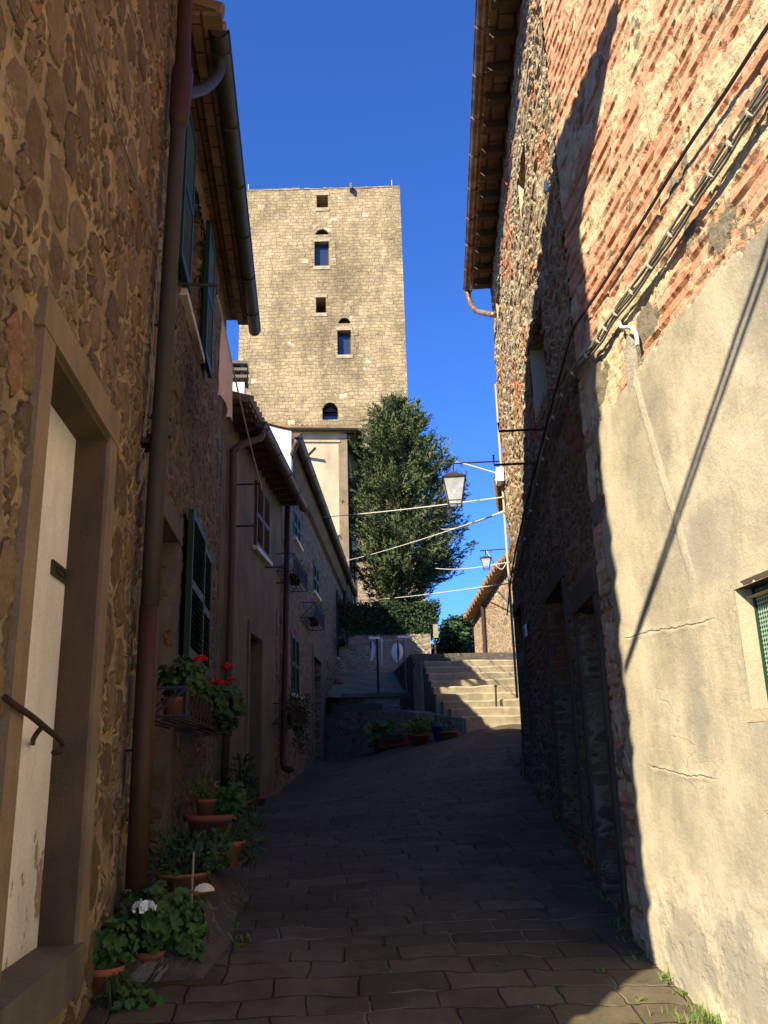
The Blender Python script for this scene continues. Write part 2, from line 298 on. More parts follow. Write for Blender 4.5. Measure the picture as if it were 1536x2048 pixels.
def mat_paving():
    k = NT('stone_slab_paving', .8, .024, True); v = k.uv(); vw = k.warp(k.warp(v, .8, .16), 5, .04)
    n = k.t.nodes.new('ShaderNodeTexBrick'); n.offset = .37; n.squash = .72; n.squash_frequency = 3; n.offset_frequency = 2
    for q, x in {'Vector': vw, 'Scale': 1., 'Color1': (.115, .093, .056, 1), 'Color2': (.068, .055, .034, 1), 'Mortar': (.055, .045, .027, 1), 'Mortar Size': .011, 'Mortar Smooth': .8, 'Bias': 0., 'Brick Width': .43, 'Row Height': .215}.items(): k.set(n, q, x)
    n1 = k.noise(v, 6, 6, .7); n0 = k.noise(v, .9, 4); nf = k.noise(v, 40, 4, .7)
    col = k.mul(n.outputs[0], k.ramp(n1, [(.3, .72), (.7, 1.25)])); col = k.mul(col, k.ramp(nf, [(.3, .85), (.7, 1.1)])); col = k.mul(col, k.ramp(n0, [(.3, .7), (.7, 1.25)])); gr = k.step(k.noise(v, 130, 2), .68, .72); col = k.mix(k.ma('MULTIPLY', gr, .5), col, (.2, .18, .14, 1)); pt = k.step(k.noise(k.addv(v, (6, 3, 0)), .55, 5, .6), .6, .63); col = k.mix(k.ma('MULTIPLY', pt, .5), col, (.12, .105, .085, 1))
    lm = k.ma('MULTIPLY', n.outputs[1], k.step(k.noise(k.addv(v, (4, 4, 0)), 1.3, 4), .5, .57)); col = k.mix(lm, col, (.165, .145, .115, 1))
    gm = k.ma('MULTIPLY', n.outputs[1], k.step(k.noise(k.addv(v, (8, 2, 0)), 1.4, 3), .55, .6)); col = k.mix(gm, col, (.05, .065, .02, 1))
    sp = k.step(k.noise(k.addv(v, (2, 7, 0)), 3.2, 4, .6), .72, .75); col = k.mix(sp, col, (.14, .13, .11, 1))
    h = k.ma('ADD', k.ma('MULTIPLY', k.ma('SUBTRACT', 1., n.outputs[1]), .6), k.ma('ADD', k.ma('MULTIPLY', n1, .35), k.ma('MULTIPLY', nf, .12)))
    return k.done(col, h)
M['paving'] = mat_paving()
M['plaster_tan'] = mat_plaster('brown_plaster', (.2, .158, .088), (.135, .105, .06), .006)
M['plaster_pale'] = mat_plaster('pale_plaster', (.52, .43, .28), (.42, .35, .235), .008, .6)
M['plaster_white'] = mat_plaster('white_plaster', (.74, .7, .62), (.6, .56, .48), .004)
M['door_white'] = mat_plaster('white_paint_peeling', (.84, .81, .79), (.77, .74, .71), .004, 1.0, (.36, .27, .175), .735)
M['dressed'] = mat_plaster('dressed_stone', (.27, .2, .125), (.2, .155, .1), .012, 2.0)
M['dressed_dark'] = mat_plaster('dark_dressed_stone', (.105, .076, .052), (.075, .058, .042), .008, 2.0)
M['granite'] = mat_plaster('speckled_grey_stone', (.19, .16, .12), (.15, .125, .095), .012, 4.0)
M['concrete'] = mat_plaster('grey_concrete', (.15, .135, .115), (.11, .1, .085), .015, 2.0)
M['quoin'] = mat_plaster('tower_quoin_stone', (.33, .255, .15), (.26, .2, .12), .05, .5)
M['cement'] = mat_plaster('grey_cement', (.4, .355, .27), (.3, .27, .21), .02, 3.0)
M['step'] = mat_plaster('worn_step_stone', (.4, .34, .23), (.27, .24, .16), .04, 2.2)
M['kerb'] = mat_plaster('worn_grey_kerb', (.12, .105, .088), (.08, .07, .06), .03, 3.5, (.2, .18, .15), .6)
M['soil'] = mat_plaster('bare_soil', (.3, .235, .14), (.21, .165, .1), .03, 1.5)
M['green'] = mat_plain('green_shutter_paint', (.014, .046, .022), .5, .25, 6)
M['brownsh'] = mat_plain('brown_shutter_paint', (.11, .05, .028), .6, .25, 6)
M['gutter'] = mat_plain('dark_patina_copper', (.055, .057, .04), .55, .4, 7, .2)
M['gutter_brown'] = mat_plain('brown_gutter_paint', (.1, .065, .042), .5, .3, 6)
M['copper'] = mat_plain('aged_copper', (.2, .105, .06), .45, .3, 7, .5, 0, (.33, .25, .17))
M['pipe_green'] = mat_plain('grey_green_pipe_paint', (.05, .047, .034), .6, .35, 6, 0, 0, (.065, .05, .034))
M['pipe_red'] = mat_plain('red_brown_pipe_paint', (.065, .03, .02), .55, .25, 6)
M['iron'] = mat_plain('rusty_iron', (.04, .025, .02), .7, .4, 20)
M['cable_dark'] = mat_plain('black_cable', (.035, .032, .03), .6, .2, 9)
M['cable_grey'] = mat_plain('grey_cable', (.2, .18, .145), .6, .15, 9)
M['rope'] = mat_plain('pale_cable', (.6, .58, .52), .7, .1, 9)
M['conduit'] = mat_plain('beige_conduit', (.42, .37, .28), .7, .2, 9)
M['white'] = mat_plain('white_enamel', (.8, .8, .78), .4, .05, 9)
M['wood'] = mat_plain('dark_old_wood', (.05, .032, .022), .8, .35, 8, 0, .004)
M['terracotta'] = mat_plain('terracotta', (.36, .115, .055), .88, .35, 5, 0, .004, (.26, .12, .075))
M['terra_dark'] = mat_plain('red_planter', (.26, .05, .03), .7, .2, 9)
M['blue'] = mat_plain('blue_glaze', (.02, .05, .2), .35, .2, 9)
M['bluegrey'] = mat_plain('blue_grey_iron', (.035, .04, .07), .6, .2, 9)
M['dirt'] = mat_plain('potting_soil', (.04, .03, .02), .95, .3, 30)
M['leaf'] = mat_plain('geranium_leaf', (.045, .10, .022), .6, .45, 14)
M['leaf_dark'] = mat_plain('dark_shrub_leaf', (.028, .06, .02), .6, .4, 12)
M['leaf_yellow'] = mat_plain('yellow_green_leaf', (.11, .16, .03), .6, .4, 12)
M['leaf_blue'] = mat_plain('round_grey_green_leaf', (.05, .09, .04), .6, .3, 12)
M['needle'] = mat_plain('cypress_foliage', (.055, .082, .028), .75, .5, 1.6, 0, 0, (.125, .14, .05))
M['bark'] = mat_plain('tree_bark', (.075, .05, .035), .95, .4, 8, 0, .02)
M['red'] = mat_plain('red_petal', (.75, .012, .008), .6, .15, 9)
M['petal'] = mat_plain('white_petal', (.85, .84, .8), .6, .05, 9)
M['shell'] = mat_plain('white_shell', (.75, .66, .5), .5, .1, 20)
M['pink'] = mat_plain('pink_cloth', (.8, .62, .54), .9, .08, 4)
M['cloth'] = mat_plain('white_cloth', (.75, .75, .78), .9, .05, 5)
M['darkcloth'] = mat_plain('dark_cloth', (.06, .055, .06), .9, .1, 5)
M['grass'] = mat_plain('grass_blade', (.14, .2, .05), .7, .3, 9)
M['earth'] = mat_plain('hillside_grass', (.1, .1, .05), .95, .35, .4)
M['rafter'] = mat_plain('eave_wood', (.1, .065, .04), .85, .3, 6, 0, .004)
def mat_tiles():
    k = NT('old_roof_tile', .9, .01); v = k.obj(); n = k.noise(v, 3.5, 5, .7)
    return k.done(k.mul(k.ramp(n, [(.3, (.2, .11, .065)), (.5, (.29, .18, .105)), (.66, (.34, .26, .12))]), k.ramp(k.noise(v, 20, 3), [(.3, .75), (.7, 1.1)])), n)
M['tile'] = mat_tiles()
def mat_soffit():
    k = NT('brick_tile_soffit', .9, .02); v = k.uv()
    n = k.t.nodes.new('ShaderNodeTexBrick'); n.offset = .5
    for q, x in {'Vector': v, 'Scale': 1., 'Color1': (.27, .17, .1, 1), 'Color2': (.2, .12, .07, 1), 'Mortar': (.08, .06, .04, 1), 'Mortar Size': .012, 'Brick Width': .3, 'Row Height': .17}.items(): k.set(n, q, x)
    return k.done(k.mul(n.outputs[0], k.ramp(k.noise(v, 5, 4), [(.3, .7), (.7, 1.15)])), k.ma('SUBTRACT', 1., n.outputs[1]))
M['soffit'] = mat_soffit()
def mat_glass(name, tint=(.02, .03, .05), rough=.08):
    k = NT(name, rough); k.b.inputs['Specular IOR Level'].default_value = .8; return k.done(k.mix(k.noise(k.obj(), 2), tint, [x*1.4 for x in tint]))
M['glass'] = mat_glass('dark_window_glass')
def mat_lantern():
    k = NT('lantern_glass', .25); k.set(k.b, 'Base Color', (.62, .65, .66)); tr = k.t.nodes.new('ShaderNodeBsdfTransparent'); mx = k.t.nodes.new('ShaderNodeMixShader')
    k.set(mx, 0, k.ramp(k.noise(k.obj(), 9, 4), [(.3, .3), (.7, .5)])); k.t.links.new(tr.outputs[0], mx.inputs[1]); k.t.links.new(k.b.outputs[0], mx.inputs[2]); k.t.links.new(mx.outputs[0], k.out.inputs['Surface']); return k.m
M['lantern'] = mat_lantern()
def mat_mesh_screen():
    k = NT('green_mesh_screen', .7); v = k.uv(); d = k.vor(v, 55, 'F1', 0, 0.0)
    return k.done(k.mix(k.step(d, .34, .42), (.012, .03, .022), (.22, .33, .24)), d)
M['mesh'] = mat_mesh_screen()

# ------------------------------------------------------------------ wall builder
def wall_mesh(mb, W, u0, u1, z0, z1, step, openings=(), top=None, flare=None):
    """facade grid with rectangular openings (u0,u1,z0,z1,depth); reveals included"""
    def lines(a, b, cuts):
        c = sorted({round(a, 4), round(b, 4), *[round(x, 4) for x in cuts if a < x < b]}); r = []
        for i in range(len(c)-1):
            m = max(1, int(math.ceil((c[i+1]-c[i])/step))); r += list(np.linspace(c[i], c[i+1], m, endpoint=False))
        return r+[c[-1]]
    U = lines(u0, u1, [x for o in openings for x in o[:2]]); Z = lines(z0, z1, [x for o in openings for x in o[2:4]])
    nz = len(Z); vs = []; uv = []
    for u in U:
        for z in Z:
            zz = z
            if top is not None and z > top(u): zz = top(u)
            vs.append(W.pt(u, zz, flare(u, z) if flare else 0)); uv.append((u, zz))
    fs = []
    for i in range(len(U)-1):
        for j in range(nz-1):
            cu, cz = (U[i]+U[i+1])/2, (Z[j]+Z[j+1])/2
            if any(o[0] < cu < o[1] and o[2] < cz < o[3] for o in openings): continue
            if top is not None and Z[j] >= max(top(U[i]), top(U[i+1])): continue
            fs.append((i*nz+j, (i+1)*nz+j, (i+1)*nz+j+1, i*nz+j+1))
    if W.side == 'R': fs = [q[::-1] for q in fs]
    mb.add(vs, fs, uv)
    for o in openings:
        a, b, c, d, dp = o[:5]; n = max(2, int(dp/step)+1)
        def strip(f0, f1, m, uvf):
            v2 = []; t2 = []
            for i in range(n+1):
                q = -dp*i/n
                for j in range(m+1):
                    s_ = j/m; u, z = f0[0]+(f1[0]-f0[0])*s_, f0[1]+(f1[1]-f0[1])*s_
                    v2.append(W.pt(u, z, q)); t2.append((u-q*uvf[0], z-q*uvf[1]))
            mb.add(v2, [(i*(m+1)+j, i*(m+1)+j+1, (i+1)*(m+1)+j+1, (i+1)*(m+1)+j) for i in range(n) for j in range(m)], t2)
        mv = max(2, int((d-c)/step)); mh = max(2, int((b-a)/step))
        strip((a, c), (a, d), mv, (-1, 0)); strip((b, c), (b, d), mv, (1, 0)); strip((a, d), (b, d), mh, (0, 1)); strip((a, c), (b, c), mh, (0, -1))
def wall_mass(mb, W, u0, u1, z0, z1, depth, back=True):
    """end walls and back wall behind a facade"""
    for u in (u0, u1):
        mb.add([W.pt(u, z0, 0), W.pt(u, z0, -depth), W.pt(u, z1, -depth), W.pt(u, z1, 0)], [(0, 1, 2, 3)], [(0, z0), (depth, z0), (depth, z1), (0, z1)])
    mb.add([W.pt(u0, z0, -depth), W.pt(u1, z0, -depth), W.pt(u1, z1, -depth), W.pt(u0, z1, -depth)], [(0, 1, 2, 3)], [(u0, z0), (u1, z0), (u1, z1), (u0, z1)])
def gutter_mb(W, uA, uB, z, o, r=.075, clips=0.0):
    """half-round gutter with end caps along a wall"""
    mb = MB(); n = 10; ang = [math.pi+math.pi*i/n for i in range(n+1)]
    outer = [(r*math.cos(a), r*math.sin(a)) for a in ang]; inner = [((r-.008)*math.cos(a), (r-.008)*math.sin(a)) for a in reversed(ang)]
    A = W.pt(uA, z, o); B = W.pt(uB, z, o); mb.sweep(outer+inner, A, B, W.n, True)
    for E in (uA, uB):
        c = [W.pt(E, z+y, o+x) for x, y in outer]; mb.add(c, [tuple(range(len(c)))])
    mb.tube([W.pt(uA, z, o+r), W.pt(uB, z, o+r)], .011, 6)
    if clips:
        u = uA+.2
        while u < uB:
            mb.tube([W.pt(u, z+1.06*r*math.sin(a), o+1.06*r*math.cos(a)) for a in ang], .009, 5); u += clips
    return mb
def roof_mbs(W, u0, u1, ze, o, pitch, depth, zridge_o):
    """barrel-tiled slope from eave (height ze, o metres out) up to zridge_o metres behind the facade, and down again"""
    mb = MB(); run = o+zridge_o; zr = ze+run*pitch
    mb.sweep([(o, ze), (-zridge_o, zr), (-zridge_o-run, ze), (-zridge_o-run, ze+.05), (-zridge_o, zr+.05), (o, ze+.05)], W.pt(u0, 0, 0), W.pt(u1, 0, 0), W.n, True)
    for ue in (u0+.04, u1-.04): mb.add([W.pt(ue, ze-.02, -.06), W.pt(ue, ze+.9*o*pitch, -.06), W.pt(ue, zr-.01, -zridge_o), W.pt(ue, ze-.02, -zridge_o-run)], [(0, 1, 2, 3)])
    u = u0+.09
    while u < u1-.03:
        for (oa, za), (ob, zb) in (((o+.04, ze+.06-.04*pitch), (-zridge_o, zr+.06)), ((-zridge_o, zr+.06), (-zridge_o-run, ze+.06))):
            mb.tube([W.pt(u, za, oa), W.pt(u, zb, ob)], [.085, .07], 8)
        u += .19
    return mb
def path_px(W, pts, o): return [W.p3(x, y, o) for x, y in pts]
def smooth(pts, n=6):
    P = [Vector(p) for p in pts]; P = [P[0]*2-P[1]]+P+[P[-1]*2-P[-2]]; r = []
    for i in range(1, len(P)-2):
        for k in range(n):
            t = k/n; a, b, c, d = P[i-1:i+3]
            r.append(.5*((2*b)+(c-a)*t+(2*a-5*b+4*c-d)*t*t+(3*b-a-3*c+d)*t**3))
    return r+[P[-2]]
def sag(a, b, s, n=14):
    a, b = Vector(a), Vector(b); return [a.lerp(b, i/n)-Vector((0, 0, s*4*(i/n)*(1-i/n))) for i in range(n+1)]

def shutter(W, parent, u0, u1, z0, z1, o, mat, th=.045, name='shutter'):
    """louvred leaf: stiles, rails and tilted slats in one leaf"""
    mb = MB(); s = .055
    for a, b in ((u0, u0+s), (u1-s, u1)): mb.wbox(W, a, b, z0, z1, o, o+th)
    zm = (z0+z1)/2
    for a, b in ((z0, z0+.09), (zm-.04, zm+.04), (z1-.07, z1)): mb.wbox(W, u0+s, u1-s, a, b, o+.003, o+th-.003)
    for a, b in ((z0+.09, zm-.04), (zm+.04, z1-.07)):
        n = int((b-a)/.045)
        for i in range(n):
            z = a+(i+.5)*(b-a)/n; P = W.pt
            mb.hexa([P(u0+s, z-.024, o+th-.012), P(u1-s, z-.024, o+th-.012), P(u1-s, z-.016, o+th-.004), P(u0+s, z-.016, o+th-.004), P(u0+s, z+.014, o+.004), P(u1-s, z+.014, o+.004), P(u1-s, z+.022, o+.010), P(u0+s, z+.022, o+.010)])
    return mb.build(name, mat, parent)
def window(W, parent, u0, u1, z0, z1, depth=.16, frame='brownsh', sill=None, sill_out=.05):
    fb = MB(); o = -depth
    for a, b, c, d in ((u0, u0+.06, z0, z1), (u1-.06, u1, z0, z1), (u0+.06, u1-.06, z0, z0+.06), (u0+.06, u1-.06, z1-.06, z1), ((u0+u1)/2-.03, (u0+u1)/2+.03, z0+.06, z1-.06)): fb.wbox(W, a, b, c, d, o-.02, o+.03)
    f = fb.build('window', M[frame], parent)
    g = MB(); g.wbox(W, u0+.02, u1-.02, z0+.02, z1-.02, o-.012, o-.004); g.build('pane', M['glass'], f)
    if sill:
        sb = MB(); sb.wbox(W, u0-.1, u1+.1, z0-.07, z0-.002, -depth+.03, sill_out); sb.build('sill', M[sill], f)
    return f
def surround(mb, W, u0, u1, z0, z1, t, o, back=.0):
    mb.wbox(W, u0-t, u0, z0, z1, -back, o); mb.wbox(W, u1, u1+t, z0, z1, -back, o); mb.wbox(W, u0-t-.02, u1+t+.02, z1, z1+t*1.1, -back, o+.004)

# ================================================================== THE SETTING
def terrain():
    mb = MB(); n = 70; c = np.concatenate([-np.geomspace(900, 3, 35), [0], np.geomspace(3, 900, 35)])
    vs = []
    for x in c:
        for y in c:
            d = math.hypot(x, y); z = np.interp(y, [-900, -8, 0, 5, 16, 30, 60, 200, 900], [-90, -3.2, -2.3, -1.9, -1.2, -.6, 1.5, -6, -90]) - (max(0, abs(x)-12)*.05)
            vs.append((x, y, z-(0.4 if d < 40 else 1.5*mnoise.noise((x*.01, y*.01, 0)))))
    m = len(c); mb.add(vs, [(i*m+j, (i+1)*m+j, (i+1)*m+j+1, i*m+j+1) for i in range(m-1) for j in range(m-1)])
    structure(mb.build('terrain', M['earth'], smooth=True))
terrain()
def street():
    mb = MB(); X = np.concatenate([np.arange(-1.6, 2.6, .05), np.arange(2.6, 6.01, .1)]); Y = np.concatenate([np.arange(-6, 2, .25), np.arange(2, 12, .05), np.arange(12, 27, .12)])
    vs = [(x, y, gh(x, y)+.018*mnoise.noise((x*.9, y*.7, 0))+.008*mnoise.noise((x*3, y*3, 5))) for x in X for y in Y]; m = len(Y)
    mb.add(vs, [(i*m+j, (i+1)*m+j, (i+1)*m+j+1, i*m+j+1) for i in range(len(X)-1) for j in range(m-1)], [(v[0], v[1]) for v in vs])
    structure(mb.build('street', M['paving'], smooth=True))
street()

# ================================================================== LEFT ROW
YA0, YA1, YB1 = 2.08, 5.72, 10.75
WA = Wall((-1.05, 0), (0, 1), 'L'); WB = Wall((-1.09, 0), (0, 1), 'L')
# ---- near stone house with the white door
def near_house():
    t = thing('stone_house', 'nearest rubble stone house on the left, with a white door in a stone frame', 'house', (-3.5, 3.4, -1.4))
    d0, d1, dz0, dz1 = 3.27, 4.31, -.78, 1.66
    mb = MB(); wall_mesh(mb, WA, YA0, YA1, -1.7, 6.64, .028, [(d0, d1, dz0, dz1, .13)]); wall_mass(mb, WA, YA0, YA1, -1.9, 6.64, 5.5)
    mb.build('wall', M['stone_near'], t)
    r = roof_mbs(WA, YA0-.03, YA1+.02, 6.4, .9, .22, 0, 2.6); rf = r.build('roof', M['tile'], t)
    g = gutter_mb(WA, YA0-.03, YA1+.1, 6.42, .95, .07); g.build('gutter', M['gutter'], t)
    fb = MB(); surround(fb, WA, d0, d1, dz0, dz1, .15, .04, .02); fb.build('door_frame', M['dressed'], t)
    jb = MB(); jb.wbox(WA, d1-.03, d1+.05, dz0, dz1-.03, -.14, .02); jb.wbox(WA, d0-.05, d0+.03, dz0, dz1-.03, -.14, .02); jb.wbox(WA, d0-.05, d1+.05, dz1-.03, dz1+.01, -.14, .025); jb.build('door_jamb', M['dressed_dark'], t)
    db = MB(); db.wbox(WA, d0, d1, dz0+.0, dz1+.03, -.19, -.13); d = db.build('door', M['door_white'], t)
    pz = WA.px(113, 1139, -.12)[1]; lp = MB(); lp.wbox(WA, d1-.29, d1-.03, pz-.035, pz+.035, -.13, -.118); l = lp.build('letter_plate', M['gutter'], d)
    lp = MB()
    for a, b, c, e in ((d1-.235, d1-.095, pz-.015, pz-.011), (d1-.235, d1-.095, pz+.012, pz+.016), (d1-.235, d1-.231, pz-.011, pz+.012), (d1-.099, d1-.095, pz-.011, pz+.012)): lp.wbox(WA, a, b, c, e, -.117, -.112)
    lp.build('slot_flap', M['iron'], d)
    th = MB(); th.wbox(WA, d0-.9, d1+.03, dz0-.16, dz0+.03, -.2, .06); th.build('threshold', M['concrete'], t)
    hr = MB(); P = [WA.p3(x, y, .06) for x, y in ((10, 1395), (30, 1410), (62, 1432), (95, 1459), (118, 1478), (125, 1491), (120, 1502), (108, 1505))]
    hr.tube(smooth(P), .012, 8); hr.tube(smooth([WA.p3(86, 1453, .06), WA.p3(74, 1466, .04), WA.p3(66, 1480, -.02), WA.p3(66, 1487, -.12)]), .01, 8)
    hr.build('handrail', M['iron'], t)
    cs = MB(); z = -1.6; k = 0
    while z < 6.5:
        h_ = .16+.2*rng.random(); a = .0+.05*rng.random(); vs = []
        for dz in (0, .02, h_-.02, h_-.004):
            q = (0 if 0 < dz < h_-.03 or dz == .02 else -.03)+a
            for (uu, oo) in ((-q, -.3), (-q, .0+q*.7), (.16+.2*rng.random()*0+(.1 if k % 2 else 0), .012+q*.4), (.1, -.3)): vs.append(WA.pt(YA0+uu, z+dz, oo+.01*mnoise.noise((z, uu, dz*9))))
        cs.add(vs, [(i*4+j, i*4+(j+1) % 4, (i+1)*4+(j+1) % 4, (i+1)*4+j) for i in range(3) for j in range(4)]+[(0, 1, 2, 3), (12, 13, 14, 15)]); z += h_; k += 1
    cs.build('corner_stones', M['dressed'], t)
near_house()
def ledge():
    mb = MB(); n = 24
    vs = []; fs = []
    for i in range(n+1):
        y = 5.0+(10.6-5.0)*i/n; g = gh(-.6, y); wv = .05*mnoise.noise((y*1.3, 0, 0)); k = 1-max(0, (y-7.6)/3)
        h = (.2*max(.1, k)+.03)*min(1, (y-4.9)/.5)
        vs += [(-1.2, y, g+h), (-.70+wv, y, g+h), (-.56+wv, y, g+h*.55), (-.42+wv*2, y, g-.03)]
    for i in range(n):
        for j in range(3): fs.append((i*4+j, (i+1)*4+j, (i+1)*4+j+1, i*4+j+1))
    fs.append((0, 1, 2, 3)); mb.add(vs, fs, [(v[0]-v[2]*.7, v[1]) for v in vs])
    structure(mb.build('kerb', M['kerb']))
    mb = MB(); mb.box(-1.2, -.78, 2.3, 3.9, -1.7, -1.06); structure(mb.build('doorstep', M['concrete']))
ledge()
def LZ(y): return gh(-.6, y)+.2*max(.1, 1-max(0, (y-7.6)/3))+.03

# ---- house with green shutters
def shutter_house():
    t = thing('stone_house', 'rubble stone house with green shutters and a dark gutter under its brick soffit', 'house', (-3.6, 8.2, -1.2))
    lu0, lz0 = WB.px(368, 1308, .06); lu1, _ = WB.px(419, 1200, .04); _, lz1 = WB.px(374, 1018, .05)
    uu0, uz0 = WB.px(362, 585); uu1, _ = WB.px(394, 690); _, uz1 = WB.px(376, 300); lu0, lu1 = lu0+.05, lu1
    uz0 = WB.px(376, 640)[1]
    ed = WB.px(352, 1100)[0]; ez1 = WB.px(352, 1085)[1]
    ops = [(lu0, lu1, lz0, lz1, .2), (uu0, uu1, uz0, uz1, .2), (5.95, ed, -.86, ez1, .32)]
    top = 6.06
    mb = MB(); wall_mesh(mb, WB, YA1-.02, YB1, -1.5, top, .034, ops); wall_mass(mb, WB, YA1-.02, YB1, -1.7, top, 5.5)
    mb.build('wall', M['stone_mid'], t)
    r = roof_mbs(WB, YA1+.02, YB1+.3, 5.98, .36, .3, 0, 2.6); r.build('roof', M['tile'], t)
    sb = MB(); P = WB.pt
    for o0, o1, za, zb in ((-.02, .18, top-.06, top), (.15, .40, top-.13, top-.085)):
        c = [P(YA1+.04, za, o0), P(YB1+.25, za, o0), P(YB1+.25, za, o1), P(YA1+.04, za, o1), P(YA1+.04, zb, o0), P(YB1+.25, zb, o0), P(YB1+.25, zb, o1), P(YA1+.04, zb, o1)]
        sb.add(c, [(0, 3, 2, 1), (4, 5, 6, 7), (0, 1, 5, 4), (1, 2, 6, 5), (2, 3, 7, 6), (3, 0, 4, 7)], [(q[1], q[0]) for q in c])
    sb.build('soffit', M['soffit'], t)
    gutter_mb(WB, YA1+.18, YB1+.42, 5.93, .37, .082, 0.9).build('gutter', M['gutter'], t)
    # the downpipe on the party line, its hopper and the gutter's elbow
    A = Wall((-.93, 0), (0, 1), 'L')
    p0 = A.p3(352, 330); pts = [A.p3(*q) for q in ((352, 330), (330, 700), (310, 1010), (299, 1215))]
    dp = MB(); dp.tube([A.p3(362, 165)]+pts, .056, 12); d = dp.build('downpipe', M['pipe_green'], t, True)
    lo = MB(); lo.tube([A.p3(299, 1215), A.p3(285, 1500), A.p3(272, 1775)], .06, 12); lo.build('pipe_foot', M['pipe_red'], d, True)
    hp = MB(); a, b, c, e = [Vector(A.p3(*q)) for q in ((378, -220), (368, 60), (365, 150), (358, 235))]; hp.tube([a, b, c-(c-b)*.25, c, e, e+(e-c)*.25], [.056, .056, .06, .085, .075, .056], 12); hp.build('hopper', M['pipe_red'], d, True)
    el = MB(); c0 = Vector(P(YA1+.42, 5.86, .37)); c1 = Vector(A.p3(368, 175)); el.tube(smooth([c0, c0-Vector((.02, 0, .16)), c0.lerp(c1, .45)-Vector((0, 0, .17)), c1-Vector((-.02, 0, .05)), c1]), .045, 10); el.build('elbow', M['gutter'], d, True)
    for q in ((334, 650), (322, 835), (322, 870), (290, 1500)):
        cl = MB(); c = Vector(A.p3(*q)); cl.tube([c-Vector((0, 0, .012)), c+Vector((0, 0, .012))], .066, 12); cl.tube([c, c-Vector((.17, 0, 0))], .008, 6); cl.build('pipe_clip', M['pipe_green'], d)
    # lower window
    f = window(WB, t, lu0, lu1, lz0, lz1, .16, 'green')
    um = (lu0+lu1)/2
    shutter(WB, t, lu0-.03, um-.004, lz0-.02, lz1+.03, .05, M['green'], .05); shutter(WB, t, um+.004, lu1+.03, lz0-.02, lz1+.03, .012, M['green'], .045)
    # upper window with its leaves folded back on the wall
    f = window(WB, t, uu0, uu1, uz0, uz1, .14, 'green', 'plaster_white', .07); wd = (uu1-uu0)/2
    shutter(WB, t, uu0-wd-.03, uu0-.02, uz0, uz1+.02, .045, M['green']); shutter(WB, t, uu1+.02, uu1+wd+.03, uz0, uz1+.02, .045, M['green'])
    # entrance: rough-cast reveal, lintel and dark door
    fr = MB(); fr.wbox(WB, ed-.012, ed+.16, -.9, ez1+.0, -.3, .02); fr.wbox(WB, 5.9, ed+.16, ez1+.002, ez1+.2, -.3, .03); fr.build('door_frame', M['granite'], t)
    db = MB(); db.wbox(WB, 5.96, ed-.012, -.86, ez1, -.3, -.25); db.build('door', M['wood'], t)
    for x0 in (6.05, 6.42):
        pn = MB(); pn.wbox(WB, x0, x0+.26, -.3, .5, -.25, -.235)
    th = MB(); th.wbox(WB, 5.95, ed+.05, -1.05, -.865, -.3, .1); th.build('threshold', M['granite'], t)
    # small cellar vent low in the wall and grey quoin strip at the far end
    q = MB(); q.wbox(WB, YB1-.16, YB1+.012, -1.2, top-.05, -.4, .014); q.build('quoin_strip', M['concrete'], t)
    br = MB(); a = Vector(WB.p3(352, 566)); e = a+Vector((.34, .03, 0)); br.tube([a-Vector((.05, 0, 0)), e], .014, 6); br.tube([e, e-Vector((0, 0, .06)), e-Vector((.0, .02, .09))], .008, 6)
    br.build('line_bracket', M['gutter'], t)
    return e
LINE_A = shutter_house()

